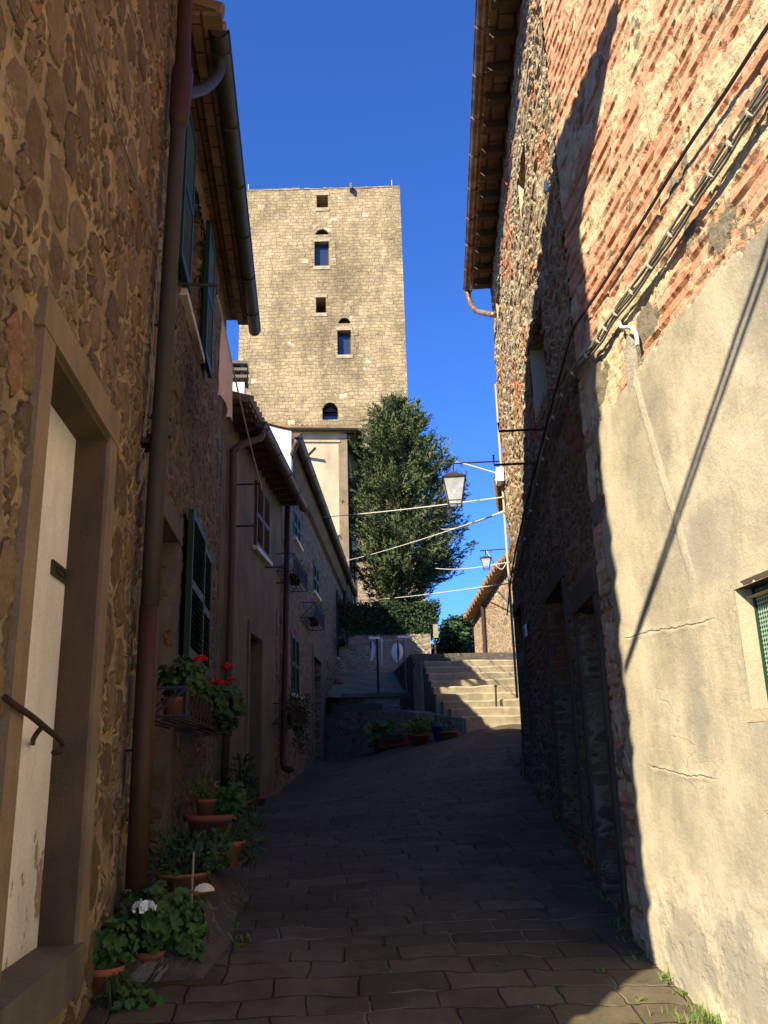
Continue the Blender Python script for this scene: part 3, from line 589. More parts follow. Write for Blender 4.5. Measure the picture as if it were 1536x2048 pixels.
# ---- plastered house
LC0 = np.array([-1.12, 10.76]); DC = vpd(868); WC = Wall(LC0, DC, 'L'); UC1 = WC.px(562, 1400)[0]
def plaster_house():
    t = thing('plastered_house', 'low brown plastered house with one brown shuttered window and a recessed door', 'house', (-2.6, 13, -.9))
    wu0, wz0 = WC.px(508, 1092); wu1, _ = WC.px(534, 1090); _, wz1 = WC.px(511, 962); wz0 = WC.px(520, 1107)[1]
    du0, dz1 = WC.px(499, 1268); du1, _ = WC.px(522, 1300); top = WC.px(470, 836)[1]+.12
    ops = [(wu0, wu1, wz0, wz1, .14), (du0, du1, -.75, dz1, .3)]
    mb = MB(); wall_mesh(mb, WC, 0, UC1, -1.2, top, .12, ops); wall_mass(mb, WC, 0, UC1, -1.4, top, 4.5); mb.build('wall', M['plaster_tan'], t)
    go = .42; gu0, gz = WC.px(529, 846, go+.05); gu1, _ = WC.px(615, 1019, go+.05)
    roof_mbs(WC, -.02, gu1-.03, gz+.05, go-.06, .32, 0, 2.2).build('roof', M['tile'], t)
    rb = MB()
    u = .12
    while u < gu1-.05: ra = MB(); ra.wbox(WC, u, u+.07, gz-.02, gz+.06, -.02, go-.1); ra.build('rafter', M['rafter'], t); u += .34
    rb.wbox(WC, 0, gu1-.03, gz+.055, gz+.085, -.02, go-.02)
    rb.build('eave_board', M['rafter'], t)
    gutter_mb(WC, gu0-.05, gu1, gz, go, .085, 1.0).build('gutter', M['gutter_brown'], t)
    A = .07; dp = MB(); c0 = Vector(WC.pt(gu0+.1, gz-.06, go)); q = [Vector(WC.p3(*p, A)) for p in ((466, 900), (465, 1100), (458, 1330), (447, 1600))]
    dp.tube(smooth([c0, c0-Vector((.03, 0, .12)), c0.lerp(q[0], .6)+Vector((0, 0, -.02)), q[0]])+q[1:], .05, 10); dp.build('downpipe', M['gutter_brown'], t, True)
    window(WC, t, wu0, wu1, wz0, wz1, .12, 'brownsh', 'plaster_white', .08); um = (wu0+wu1)/2
    shutter(WC, t, wu0-.02, um-.003, wz0, wz1, .0, M['brownsh']); shutter(WC, t, um+.003, wu1+.02, wz0, wz1, .0, M['brownsh'])
    db = MB(); db.wbox(WC, du0, du1, -.75, dz1, -.29, -.24); db.build('door', M['wood'], t)
    fr = MB(); fr.wbox(WC, du0-.14, du0, -.8, dz1+.02, -.02, .02); fr.wbox(WC, du1, du1+.14, -.8, dz1+.02, -.02, .02); fr.wbox(WC, du0-.14, du1+.14, dz1+.02, dz1+.2, -.02, .024); fr.build('door_frame', M['plaster_tan'], t)
    th = MB(); th.wbox(WC, du0-.1, du1+.1, -.95, -.74, -.3, .2); th.build('doorstep', M['concrete'], t)
    ends = []
    for p, ln in (((460, 970), .42), ((466, 1053), .3), ((530, 1135), .3), ((552, 1166), .32)):
        a = Vector(WC.p3(*p)); e = a+Vector((WC.n[0], WC.n[1], 0))*ln; b = MB(); b.tube([a, e, e-Vector((0, 0, .05))], .013, 6); b.build('line_bracket', M['iron'], t); ends.append(e)
    # rubble quoins and white gable parapet against the taller neighbour
    sp = MB(); sp.wbox(WC, UC1-.55, UC1, -1.0, 2.6, -.05, .012); sp.build('rubble_patch', M['stone_row'], t)
    return ends
LINE_B = plaster_house()

# ---- stone row house
WD = Wall(WC.pt(UC1, 0, -.02)[:2], vpd(835), 'L'); UD1 = WD.px(697, 1250)[0]
def row_house():
    t = thing('stone_row_house', 'long stone row house with small green shuttered windows and flower racks', 'house', (-1.2, 20, -.5))
    go = .35; gu0, gz = WD.px(592, 866, go); gu1, _ = WD.px(700, 1163, go); top = gz+.02
    ops = []; wins = []
    for q in ((587, 600, 1014, 1085, 1), (627, 637, 1122, 1190, 1), (672, 680, 1180, 1318, 1), (583, 597, 1266, 1390, 0), (669, 676, 1358, 1430, 0)):
        u0, _ = WD.px(q[0], 1200); u1, _ = WD.px(q[1], 1200); z1 = WD.px(q[0], q[2])[1]; z0 = WD.px((q[0]+q[1])/2, q[3])[1]; wins.append((u0, u1, z0, z1)); ops.append((u0, u1, z0, z1, .15))
    du0, dz1 = WD.px(626, 1312); du1, _ = WD.px(641, 1400); dz0 = gh(*WD.pt(du0, 0)[:2])+.08; ops.append((du0, du1, dz0, dz1, .25))
    mb = MB(); wall_mesh(mb, WD, 0, UD1, -1.2, top, .14, ops); wall_mass(mb, WD, 0, UD1, -1.4, top, 5); mb.build('wall', M['stone_row'], t)
    r = roof_mbs(WD, .0, UD1+.1, gz+.06, go-.04, .3, 0, 2.4); r.build('roof', M['tile'], t)
    # whitewashed gable parapet facing the street's lower end
    G = Wall(WD.pt(-.06, 0, .12)[:2], -WD.n, 'R'); gb = MB()
    zr = gz+.1
    c = [(-.08, zr-1.0), (2.7, zr-.2), (2.7, zr+.95), (-.08, zr+.12)]
    gb.hexa([(*WD.pt(-.10, 0, .12-a)[:2], b) for a, b in c]+[(*WD.pt(.12, 0, .12-a)[:2], b) for a, b in c]); gb.build('gable_parapet', M['plaster_white'], t)
    tb = MB()
    for i in range(9):
        a = -.05+i*.3; tb.hexa([(*WD.pt(x, 0, .12-o)[:2], z) for x, o, z in ((-.16, a, zr+.17+a*.3), (.16, a, zr+.17+a*.3), (.16, a+.33, zr+.26+a*.3), (-.16, a+.33, zr+.26+a*.3), (-.16, a, zr+.21+a*.3), (.16, a, zr+.21+a*.3), (.16, a+.33, zr+.30+a*.3), (-.16, a+.33, zr+.30+a*.3))])
    tb.build('coping_tiles', M['tile'], t)
    cb = MB(); cb.sweep([(-.02, -.3), (.1, -.28), (.2, -.14), (.22, 0), (-.02, 0)], WD.pt(.12, gz, 0), WD.pt(UD1, gz, 0), WD.n, True); cb.build('cornice', M['plaster_tan'], t)
    gutter_mb(WD, gu0, gu1, gz, go, .085, 1.1).build('gutter', M['gutter_brown'], t)
    for i, (u0, u1, z0, z1) in enumerate(wins):
        window(WD, t, u0, u1, z0, z1, .13, 'green', 'plaster_white', .07); um = (u0+u1)/2
        if i == 2: shutter(WD, t, u0, um-.01, z0, z1, .02, M['green']); shutter(WD, t, um+.01, u1, z0, z1, .02, M['green'])
        else: shutter(WD, t, u0-.01, um-.01, z0, z1, -.03, M['green']); shutter(WD, t, um+.01, u1+.01, z0, z1, -.03, M['green'])
    db = MB(); db.wbox(WD, du0, du1, dz0, dz1, -.24, -.19); db.build('door', M['wood'], t)
    fr = MB(); fr.wbox(WD, du0-.16, du0-.002, dz0-.1, dz1, -.02, .03); fr.wbox(WD, du1+.002, du1+.2, dz0-.1, dz1, -.24, .03); fr.wbox(WD, du0-.18, du1+.22, dz1+.002, dz1+.2, -.24, .035); fr.build('door_frame', M['granite'], t)
    th = MB(); th.wbox(WD, du0-.1, du1+.2, dz0-.2, dz0, -.2, .16); th.build('doorstep', M['granite'], t)
    dp = MB(); q = [Vector(WC.p3(*p, .09)) for p in ((575, 1010), (571, 1300), (566, 1528))]; e = q[-1]; dp.tube([q[0]+Vector((0, 0, .0)), q[1], q[2], e+Vector((.02, -.02, -.06)), e+Vector((.09, -.06, -.1)), e+Vector((.17, -.1, -.08))], .055, 10); dp.build('downpipe', M['pipe_red'], t, True)
    d2 = MB(); g0 = Vector(WD.pt(gu0+.12, gz-.05, go)); q0 = Vector(WC.p3(578, 930, .1)); d2.tube(smooth([g0, g0-Vector((.02, 0, .14)), q0.lerp(g0, .35), q0, q[0]]), .05, 10); d2.build('downpipe', M['gutter_brown'], t, True)
    d3 = MB(); a = Vector(WD.p3(690, 1175, .1)); b = Vector(WD.p3(688, 1268, .1)); d3.tube([Vector(WD.pt(gu1-.2, gz-.05, go)), a, b, Vector((b.x, b.y, .9))], .06, 8); d3.build('downpipe', M['iron'], t, True)
    # wall lamp shade and number tablet by the door
    lb = MB(); a = Vector(WD.p3(652, 1358)); n = Vector((WD.n[0], WD.n[1], 0)); lb.tube([a, a+n*.22, a+n*.3-Vector((0, 0, .05))], .02, 6); c = a+n*.34-Vector((0, 0, .12)); lb.lathe([(.03, .12), (.06, .09), (.15, 0), (.14, -.01), (.05, .07)], c, 14); lb.build('wall_lamp', M['terra_dark'], t)
    nb = MB(); u, z = WD.px(655, 1328); nb.wbox(WD, u-.16, u+.16, z-.09, z+.09, .0, .03); nb.build('wall_plate', M['granite'], t)
    return wins
ROWWINS = row_house()
# ---- pale plastered end house
def end_house():
    y = 30.5; x1 = at_y(697, 1100, y)[0]; FW = Wall((0, y), (1, 0), 'L'); zt = at_y(650, 862, y)[2]; x0 = x1-5.2
    t = thing('plastered_house', 'tall pale plastered house lit by the sun, its blank end wall facing down the street', 'house', (x1-2.5, y+5, 0))
    mb = MB(); wall_mesh(mb, FW, x0, x1, -1, zt, .3); mb.build('wall', M['plaster_pale'], t)
    SWD = np.array([at_y(722, 1524, y+9)[0]-x1, 9.0]); SW = Wall((x1, y), SWD, 'L'); L = float(np.hypot(*SWD))
    ops = [(1.2, 2.2, 6.0, 8.2, .15), (4.2, 5.2, 6.0, 8.2, .15), (1.2, 2.2, 2.8, 5.0, .15), (4.2, 5.2, 2.8, 5.0, .15), (6.8, 7.8, 2.8, 5.0, .15)]
    sb = MB(); wall_mesh(sb, SW, 0, L, -1, zt, .3, ops); wall_mass(sb, SW, 0, L, -1, zt, 5.2); sb.build('side_wall', M['plaster_pale'], t)
    for o in ops:
        window(SW, t, *o[:4], .12, 'brownsh'); shutter(SW, t, o[0], (o[0]+o[1])/2-.01, o[2], o[3], .01, M['brownsh']); shutter(SW, t, (o[0]+o[1])/2+.01, o[1], o[2], o[3], .01, M['brownsh'])
    q = MB(); q.wbox(FW, x1-.32, x1+.015, -1, zt-.3, -.3, .02); q.build('corner_quoin', M['dressed'], t)
    c = MB(); c.wbox(FW, x0, x1+.3, zt-.1, zt, -.1, .12); c.wbox(SW, -.1, L, zt-.1, zt+.004, -.1, .35); c.wbox(FW, x0, x1-.25, zt-.46, zt-.38, -.02, .05); c.build('cornice', M['plaster_pale'], t)
    rb = MB(); e = [FW.pt(x0-.2, zt+.03, .25), (x1+.42, y-.25, zt+.03), SW.pt(L+.2, zt+.03, .42), FW.pt(x0-.2, zt+.03, -L-.2)]; m1, m2 = ((x0+x1)/2, y+2.8, zt+.72), ((x0+x1)/2, y+L-2.5, zt+.72); d6 = lambda q: (q[0], q[1], q[2]+.05)
    rb.add([*e, m1, m2, *map(d6, e), d6(m1), d6(m2)], [(0, 1, 4), (1, 2, 5, 4), (2, 3, 5), (3, 0, 4, 5), (6, 7, 10), (7, 8, 11, 10), (8, 9, 11), (9, 6, 10, 11), (0, 1, 7, 6), (1, 2, 8, 7), (2, 3, 9, 8), (3, 0, 6, 9)]); rb.build('roof', M['tile'], t)
    tb = MB(); u = x0+.1
    while u < x1+.3: tb.tube([FW.pt(u, zt+.10, .24), FW.pt(u, zt+.10+.4, -1.6)], [.075, .06], 8); u += .19
    tb.build('eave_tiles', M['tile'], t)
    gutter_mb(FW, x0, x1+.42, zt, .22, .1, 1.2).build('gutter', M['gutter'], t); gutter_mb(SW, -.2, L+.2, zt-.01, .46, .1, 1.2).build('gutter', M['gutter'], t)
    a = Vector(at_y(612, 915, y-.02)); b = MB(); b.tube([a, a+Vector((.35, -.35, .25))], .05, 6); b.build('iron_bracket', M['iron'], t)
    return x1
XE1 = end_house()
# ---- chimney behind the plastered house
def chimney():
    y = 19.0; a = at_y(455, 760, y)[0]-.1; b = at_y(489, 760, y)[0]; z0, z1, zt = at_y(472, 850, y)[2], at_y(472, 764, y)[2], at_y(472, 722, y)[2]
    t = thing('chimney_house', 'low house tucked behind the plastered one, showing only its stacked slab chimney', 'house', ((a+b)/2, y+.3, -1))
    h = MB(); h.box(a-5, b-.05, y-.6, y+3.8, -1.2, z0-.1); h.build('wall', M['plaster_tan'], t)
    r = MB(); r.hexa([(a-5.1, y-.8, z0-.1), (b+.0, y-.8, z0-.1), (b+.0, y+4, z0-.1), (a-5.1, y+4, z0-.1), (a-5.1, y+1.4, z0+.4), (b+.0, y+1.4, z0+.4), (b+.0, y+1.8, z0+.4), (a-5.1, y+1.8, z0+.4)]); rf = r.build('roof', M['tile'], t)
    c = MB(); c.box(a, b, y, y+.5, z0-.3, z1); st = c.build('chimney', M['plaster_white'], rf)
    s = MB(); n = 3
    for i in range(n):
        z = z1+(zt-z1)*(i+.25)/n; s.box(a-.05, b+.06, y-.06, y+.56, z+.05, z+.12)
        for x in (a+.02, b-.1): s.box(x, x+.08, y+.02, y+.48, z-.09, z+.05)
    s.build('chimney_cap', M['concrete'], rf)
chimney()

# ================================================================== TOWER
def tower():
    y = 62.0; A = at_y(485, 383, y); yb = y*1.0
    # the front turns a little: find the right top corner at equal height
    r = ray(799, 374); k = A[2]/r[2]; B = r*k
    FW = Wall((A[0], A[1]), (B[0]-A[0], B[1]-A[1]), 'L'); L = float(np.hypot(B[0]-A[0], B[1]-A[1])); zt = A[2]; zb = -3.0
    fl = lambda u, z: (zt-z)*.006
    t = thing('stone_tower', 'tall square medieval stone tower with small windows above the lane', 'tower', (*FW.pt(L/2, 0, -L/2)[:2], 2))
    ops = []; spec = [(633, 656, 391, 416, 1.3, 's'), (629, 658, 484, 533, .5, 'w'), (632, 652, 596, 627, 1.3, 's'), (675, 702, 662, 711, .5, 'w'), (645, 676, 824, 841, .5, 'a')]
    for x0, x1, ya, yb_, dp, ty in spec:
        u0, _ = FW.px(x0, (ya+yb_)/2); u1, _ = FW.px(x1, (ya+yb_)/2); z1 = FW.px(x0, ya)[1]; z0 = FW.px(x0, yb_)[1]; ops.append((u0, u1, z0, z1, dp))
    niches = []
    for x0, x1, ya, yb_ in ((631, 657, 459, 470), (677, 701, 637, 648)):
        u0, _ = FW.px(x0, yb_); u1, _ = FW.px(x1, yb_); niches.append((u0, u1, FW.px(x0, yb_)[1], FW.px(x0, ya)[1]))
    # arched openings are cut as bands of narrow cells under the arc
    cuts = []
    def arch(u0, u1, z0, z1, dp, n=12):
        c, r = (u0+u1)/2, (u1-u0)/2; e = [u0+(u1-u0)*i/n for i in range(n+1)]
        for i in range(n):
            m = (e[i]+e[i+1])/2; h = math.sqrt(max(0, 1-((m-c)/r)**2)); cuts.append((e[i], e[i+1], z0, z0+max(.05, (z1-z0)*h)))
    for n_ in niches: arch(*n_, .45)
    ua, ub, za, zb_a, _ = ops[-1]; za0 = FW.px(645, 824)[1]; za1 = FW.px(660, 806)[1]; arch(ua, ub, za0, za1, .5)
    mb = MB()
    class F(Wall): pass
    wall_mesh(mb, FW, 0, L, zb, zt, .6, [(*o[:4], o[4]) for o in ops]+[(*c, .5) for c in cuts], None, fl)
    for n_ in niches: mb.wbox(FW, n_[0]-.05, n_[1]+.05, n_[2]-.1, n_[3]+.1, -.62, -.5)
    # blind walls
    for u, s_ in ((0, 1), (L, -1)):
        a = [FW.pt(u, zb, fl(u, zb)), FW.pt(u, zb, -L), FW.pt(u, zt, -L), FW.pt(u, zt, 0)]; mb.add(a, [(0, 1, 2, 3)], [(0, zb), (L, zb), (L, zt), (0, zt)])
    mb.add([FW.pt(0, zb, -L), FW.pt(L, zb, -L), FW.pt(L, zt, -L), FW.pt(0, zt, -L)], [(0, 1, 2, 3)], [(0, zb), (L, zb), (L, zt), (0, zt)])
    mb.build('wall', M['tower'], t)
    rf = MB(); u = -.02
    while u < L:
        w_ = .3+.5*rng.random(); rf.wbox(FW, u, min(u+w_, L+.02)-.02, zt, zt+.05+.14*rng.random(), -.7, .02+.04*rng.random()); u += w_
    rf.build('parapet_coping', M['tower'], t); rf = MB(); rf.wbox(FW, 0, L, zt-.3, zt+.03, -L, -.72); rf.build('roof', M['tower'], t)
    for x0, x1 in ((0, 0),):
        pass
    for i, o in enumerate(ops):
        u0, u1, z0, z1, dp = o; bk = MB(); bk.wbox(FW, u0-.1, u1+.1, z0-.1, z1+.1, -dp-.15, -dp-.02)
        if spec[i][5] == 's': bk.build('recess_back', M['wood'] if i == 2 else M['tower'], t)
        else:
            top = za1 if i == 4 else z1
            f = MB(); f.wbox(FW, u0, u0+.09, z0, top, -.5, -.36); f.wbox(FW, u1-.09, u1, z0, top, -.5, -.36); f.wbox(FW, u0+.09, u1-.09, z0, z0+.09, -.5, -.36); f.wbox(FW, u0+.09, u1-.09, z1-.05, z1+.06, -.5, -.36)
            fo = f.build('window', M['brownsh'], t); g = MB(); g.wbox(FW, u0+.02, u1-.02, z0+.02, top-.02, -.46, -.44); g.build('pane', M['glass'], fo)
    # dressed surrounds, sills
    for i, (u0, u1, z0, z1, dp) in enumerate(ops):
        if i > 3: continue
        sb = MB(); sb.wbox(FW, u0-.12, u1+.12, z0-.32, z0-.004, -.2, fl(0, z0)+.05); sb.build('sill', M['step'], t); sb = MB(); sb.wbox(FW, u0-.12, u1+.12, z1+.004, z1+.3, -.2, fl(0, z1)+.04); sb.build('lintel', M['step'], t)
    for i in (1, 3):
        u0, u1, z0, z1, dp = ops[i]
        for sd in (0, 1):
            q = MB(); z = z0; u_ = (u0-.003, u1+.003)[sd]; P = []
            while z < z1-.1:
                h_ = min(.35+.3*rng.random(), z1-z); e1 = (.25+.35*rng.random())*(1 if sd else -1); P += [(u_+e1, z), (u_+e1, z+h_)]; z += h_
            o_ = fl(0, z0)+.03; n_ = len(P); V = [FW.pt(u_, a[1], o_) for a in P]+[FW.pt(*a, o_) for a in P]+[FW.pt(*a, -.2) for a in P]
            q.add(V, [(k, k+1, n_+k+1, n_+k) for k in range(0, n_, 2)]+[(n_+k, n_+k+1, 2*n_+k+1, 2*n_+k) for k in range(n_-1)]); q.build('window_jamb', M['tower'], t)
    for sd in (0, 1):
        q = MB(); z = zb+4; u_ = (-.02, L+.02)[sd]; P = []
        while z < zt-.05:
            h_ = min(.4+.35*rng.random(), zt-z); e1 = (.35+.75*rng.random())*(-1 if sd else 1); P += [(u_+e1, z, fl(0, z)+.02), (u_+e1, z+h_-.03, fl(0, z)+.02)]; z += h_
        n_ = len(P); V = [FW.pt(u_, a[1], a[2]) for a in P]+[FW.pt(*a) for a in P]+[FW.pt(a[0], a[1], -.2) for a in P]+[FW.pt(u_, a[1], -.6) for a in P]
        q.add(V, [(k, k+1, n_+k+1, n_+k) for k in range(n_-1)]+[(n_+k, n_+k+1, 2*n_+k+1, 2*n_+k) for k in range(n_-1)]+[(k, k+1, 3*n_+k+1, 3*n_+k) for k in range(n_-1)]); q.build('corner_quoins', M['tower'], t)
    for px in (495, 784):
        u, _ = FW.px(px, 376); rd = MB(); rd.tube([FW.pt(u, zt+.1, -.4), FW.pt(u, zt+1.0, -.4)], .03, 6); rd.build('lightning_rod', M['rope'], t)
    sp = MB(); u, z = FW.px(702, 380); sp.wbox(FW, u-.09, u+.09, z-.2, z+.35, 0, .5); sp.build('rain_spout', M['concrete'], t)
    return FW, L, zt
TW, TL, TZ = tower()
def castle_wall():
    y = 44.0; x0, x1 = -3, at_y(851, 1180, y)[0]; FW = Wall((0, y), (1, 0), 'L'); zt = at_y(780, 1060, y)[2]
    mb = MB(); top = lambda u: zt+.5*mnoise.noise((u*.9, 0, 0))-max(0, u-(x1-1.6))*1.6
    wall_mesh(mb, FW, x0, x1, -1, zt+1, .22, (), top); wall_mass(mb, FW, x0, x1, -1, zt-2.6, 1.2)
    tag(mb.build('castle_wall', M['stone_shed'], base=(x0, y, 0)), 'sunlit rubble castle wall glimpsed behind the tree trunk', 'wall')
castle_wall()

# ================================================================== RIGHT ROW
WR = Wall((1.9, 0), (0, 1), 'R'); YR = 5.34; WQ = Wall((1.9, YR), vpd(887), 'R'); UQ = WQ.px(1012, 1000)[0]
def right_house():
    t = thing('brick_and_stone_house', 'tall brick and stone house on the right, bent along the lane, its lower wall rendered', 'house', (4.5, 5.5, -1.2))
    a0, az1 = WR.px(1480, 1172); a0b, _ = WR.px(1500, 1420); gu, gz = WQ.px(950, 300, .37)
    wu = WR.px(1487, 1200)[0]; wz0 = WR.px(1530, 1418)[1]; op = (2.75, wu, wz0, az1-.02, .07)
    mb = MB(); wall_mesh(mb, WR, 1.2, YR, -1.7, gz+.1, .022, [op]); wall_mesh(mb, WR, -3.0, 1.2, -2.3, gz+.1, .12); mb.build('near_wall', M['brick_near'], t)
    def R(x, ya, yb): return WQ.px(x, (ya+yb)/2)[0]
    def Z(x, y): return WQ.px(x, y)[1]
    ops = [(R(1043, 250, 250), R(1026, 300, 300), Z(1035, 440), Z(1046, 262), .22)]
    ops = []
    def opn(xn, xf, ytop, ybot, dp, zb=None):
        u0 = WQ.px(xn, ytop)[0]; u1 = WQ.px(xf, (ytop+ybot)/2)[0]; ops.append((min(u0, u1), max(u0, u1), zb if zb is not None else Z((xn+xf)/2, ybot), Z(xn, ytop), dp)); return ops[-1]
    W1 = opn(1049, 1036, 275, 440, .2); W2 = opn(1083, 1062, 590, 850, .2); W3 = opn(1000, 992, 545, 640, .15)
    D1 = opn(1190, 1166, 1190, 1500, .22, -.92); D2 = opn(1126, 1104, 1158, 1500, .25, -.62); D3 = opn(1044, 1036, 1207, 1400, .25, -.3)
    fl = lambda u, z: max(0, (.35-z))*.11*max(0, min(1, (u-3.6)/2.5))
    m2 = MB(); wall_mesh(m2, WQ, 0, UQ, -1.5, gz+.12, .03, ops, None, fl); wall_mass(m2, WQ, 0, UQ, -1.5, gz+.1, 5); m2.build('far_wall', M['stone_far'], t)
    UE = WQ.px(936, 592, .37)[0]+.03; r1 = roof_mbs(WR, -3, YR-.6, gz+.0, .25, .28, 0, 2.6); r1.build('near_roof', M['tile'], t)
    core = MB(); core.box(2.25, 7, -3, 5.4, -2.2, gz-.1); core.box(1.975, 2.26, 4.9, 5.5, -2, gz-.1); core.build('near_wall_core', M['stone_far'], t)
    roof_mbs(WQ, -.8, UE, gz+.04, .30, .28, 0, 2.6).build('roof', M['tile'], t)
    u = .1
    while u < UE: sb = MB(); sb.wbox(WQ, u, u+.09, gz-.07, gz+.03, -.05, .29); sb.build('rafter', M['rafter'], t); u += .42
    so_ = MB(); P = WQ.pt; c = [P(-.8, gz+.032, -.05), P(UE, gz+.032, -.05), P(UE, gz+.032, .32), P(-.8, gz+.032, .32)]
    c += [(x, y_, z+.02) for x, y_, z in c]; so_.add(c, [(0, 3, 2, 1), (4, 5, 6, 7), (0, 1, 5, 4), (1, 2, 6, 5), (2, 3, 7, 6), (3, 0, 4, 7)], [(WQ.d@np.array(q[:2]), WQ.n@np.array(q[:2])) for q in c]); so_.build('soffit', M['soffit'], t)
    gutter_mb(WQ, -.8, WQ.px(936, 592, .37)[0], gz, .37, .06, .62).build('gutter', M['copper'], t)
    e = Vector(WQ.pt(WQ.px(936, 592, .37)[0]-.06, gz-.06, .37)); dp = MB(); q = Vector(WQ.p3(989, 630, .06)); dp.tube(smooth([e, e-Vector((-.02, 0, .16)), e.lerp(q, .3)-Vector((0, 0, .2)), q]), .04, 10); dp.build('gutter_outlet', M['copper'], t, True)
    # window by the camera: stone lintel, green mesh screen
    jb = MB(); jb.wbox(WR, wu-.004, wu+.05, wz0-.02, az1-.018, -.1, .034); jb.build('window_jamb', M['plaster_pale'], t)
    lt = MB(); lt.wbox(WR, 2.6, wu+.05, az1-.018, az1+.006, -.2, .036); lt.build('lintel', M['dressed_dark'], t)
    sc = MB(); a, b, c, d = WR.pt(2.72, wz0-.02, -.05), WR.pt(wu+.01, wz0-.02, -.05), WR.pt(wu+.01, az1, -.05), WR.pt(2.72, az1, -.05)
    sc.add([a, b, c, d], [(0, 1, 2, 3)], [(2.72, wz0), (wu, wz0), (wu, az1), (2.72, az1)]); s = sc.build('window_screen', M['mesh'], t)
    fb = MB(); fb.wbox(WR, wu-.014, wu, wz0, az1-.02, -.055, -.04); fb.wbox(WR, 2.72, wu-.03, wz0, wz0+.03, -.06, -.03); fb.build('screen_frame', M['green'], s)
    sl_ = MB(); sl_.wbox(WR, 2.6, wu+.05, wz0-.05, wz0-.003, -.15, .036); sl_.build('window_sill', M['plaster_pale'], t)
    for o, mt in ((W1, 'iron'), (W2, 'iron'), (W3, 'brownsh')): window(WQ, t, *o[:4], o[4]-.03, mt)
    for o in (W1, W2, W3):
        r = MB(); r.wbox(WQ, o[1]-.012, o[1]+.05, o[2], o[3], -o[4], .006); r.wbox(WQ, o[0]-.04, o[1]+.05, o[3]+.002, o[3]+.05, -o[4], .006); r.build('window_reveal', M['plaster_pale'], t)
    for i, o in enumerate((D1, D2, D3)):
        db = MB(); db.wbox(WQ, o[0], o[1], o[2], o[3], -o[4]-.06, -o[4]+.02); db.build('door', M['wood'], t)
        fr = MB(); fr.wbox(WQ, o[0]-.10, o[0], o[2], o[3], -.05, .02); fr.wbox(WQ, o[1], o[1]+.10, o[2], o[3], -.05, .02); fr.wbox(WQ, o[0]-.13, o[1]+.13, o[3]+.002, o[3]+.18, -.05, .024); fr.build('door_frame', M['dressed_dark'], t)
    nb = MB(); u, z = WQ.px(1056, 1262); nb.wbox(WQ, u-.09, u+.09, z-.07, z+.07, .02, .04); n = nb.build('house_number', M['white'], t)
    nd = MB(); nd.wbox(WQ, u-.022, u+.022, z-.035, z+.035, .04, .043); nd.build('numeral', M['iron'], n)
    for p, ln, up in (((1090, 858), .42, .24), ((1072, 926), .42, .3)):
        a = Vector(WQ.p3(*p)); nn = Vector((WQ.n[0], WQ.n[1], 0)); b = MB(); b.tube([a-nn*.05, a+nn*ln, a+nn*ln+Vector((0, 0, up*.35))], .012, 6); b.build('line_bracket', M['iron'], t)
    u, z = WQ.px(1108, 372); ib = MB(); c = Vector(WQ.pt(u, z, .06)); ib.lathe([(0, -.05), (.016, -.045), (.02, 0), (.012, .01), (.018, .02), (.014, .045), (0, .05)], c, 10); ib.build('insulator', M['white'], t)
    # conduit and junction box on the far corner
    cb = MB(); uc = UQ-.06; cb.tube([WQ.pt(uc, WQ.px(992, 800)[1], .04), WQ.pt(uc, 1.2, .04), WQ.pt(uc+.0, .75, .04)], .017, 8); cb.build('conduit', M['conduit'], t)
    jb = MB(); z = WQ.px(1008, 962)[1]; jb.wbox(WQ, UQ-.26, UQ-.02, z-.11, z+.09, .03, .13); jb.build('junction_box', M['white'], t)
right_house()
def back_right_house():
    y0 = 12.0; p = WQ.pt(UQ+.3, 0, -.12)[:2]; W = Wall(p, (.245, 1), 'R'); zt = 4.6*.98
    t = thing('stone_house', 'lower house beyond the tall one on the right, only its brown eave showing', 'house', (5.2, 15, 0))
    mb = MB(); wall_mesh(mb, W, 0, 7.0, -1, 3.85, .3); wall_mass(mb, W, 0, 7.0, -1, 3.85, 3.2); mb.build('wall', M['stone_far2'] if 'stone_far2' in M else M['stone_shed'], t)
    roof_mbs(W, -.1, 1.5, 3.86, .2, .3, 0, 1.6).build('roof', M['tile'], t)
    return W
WX = back_right_house()
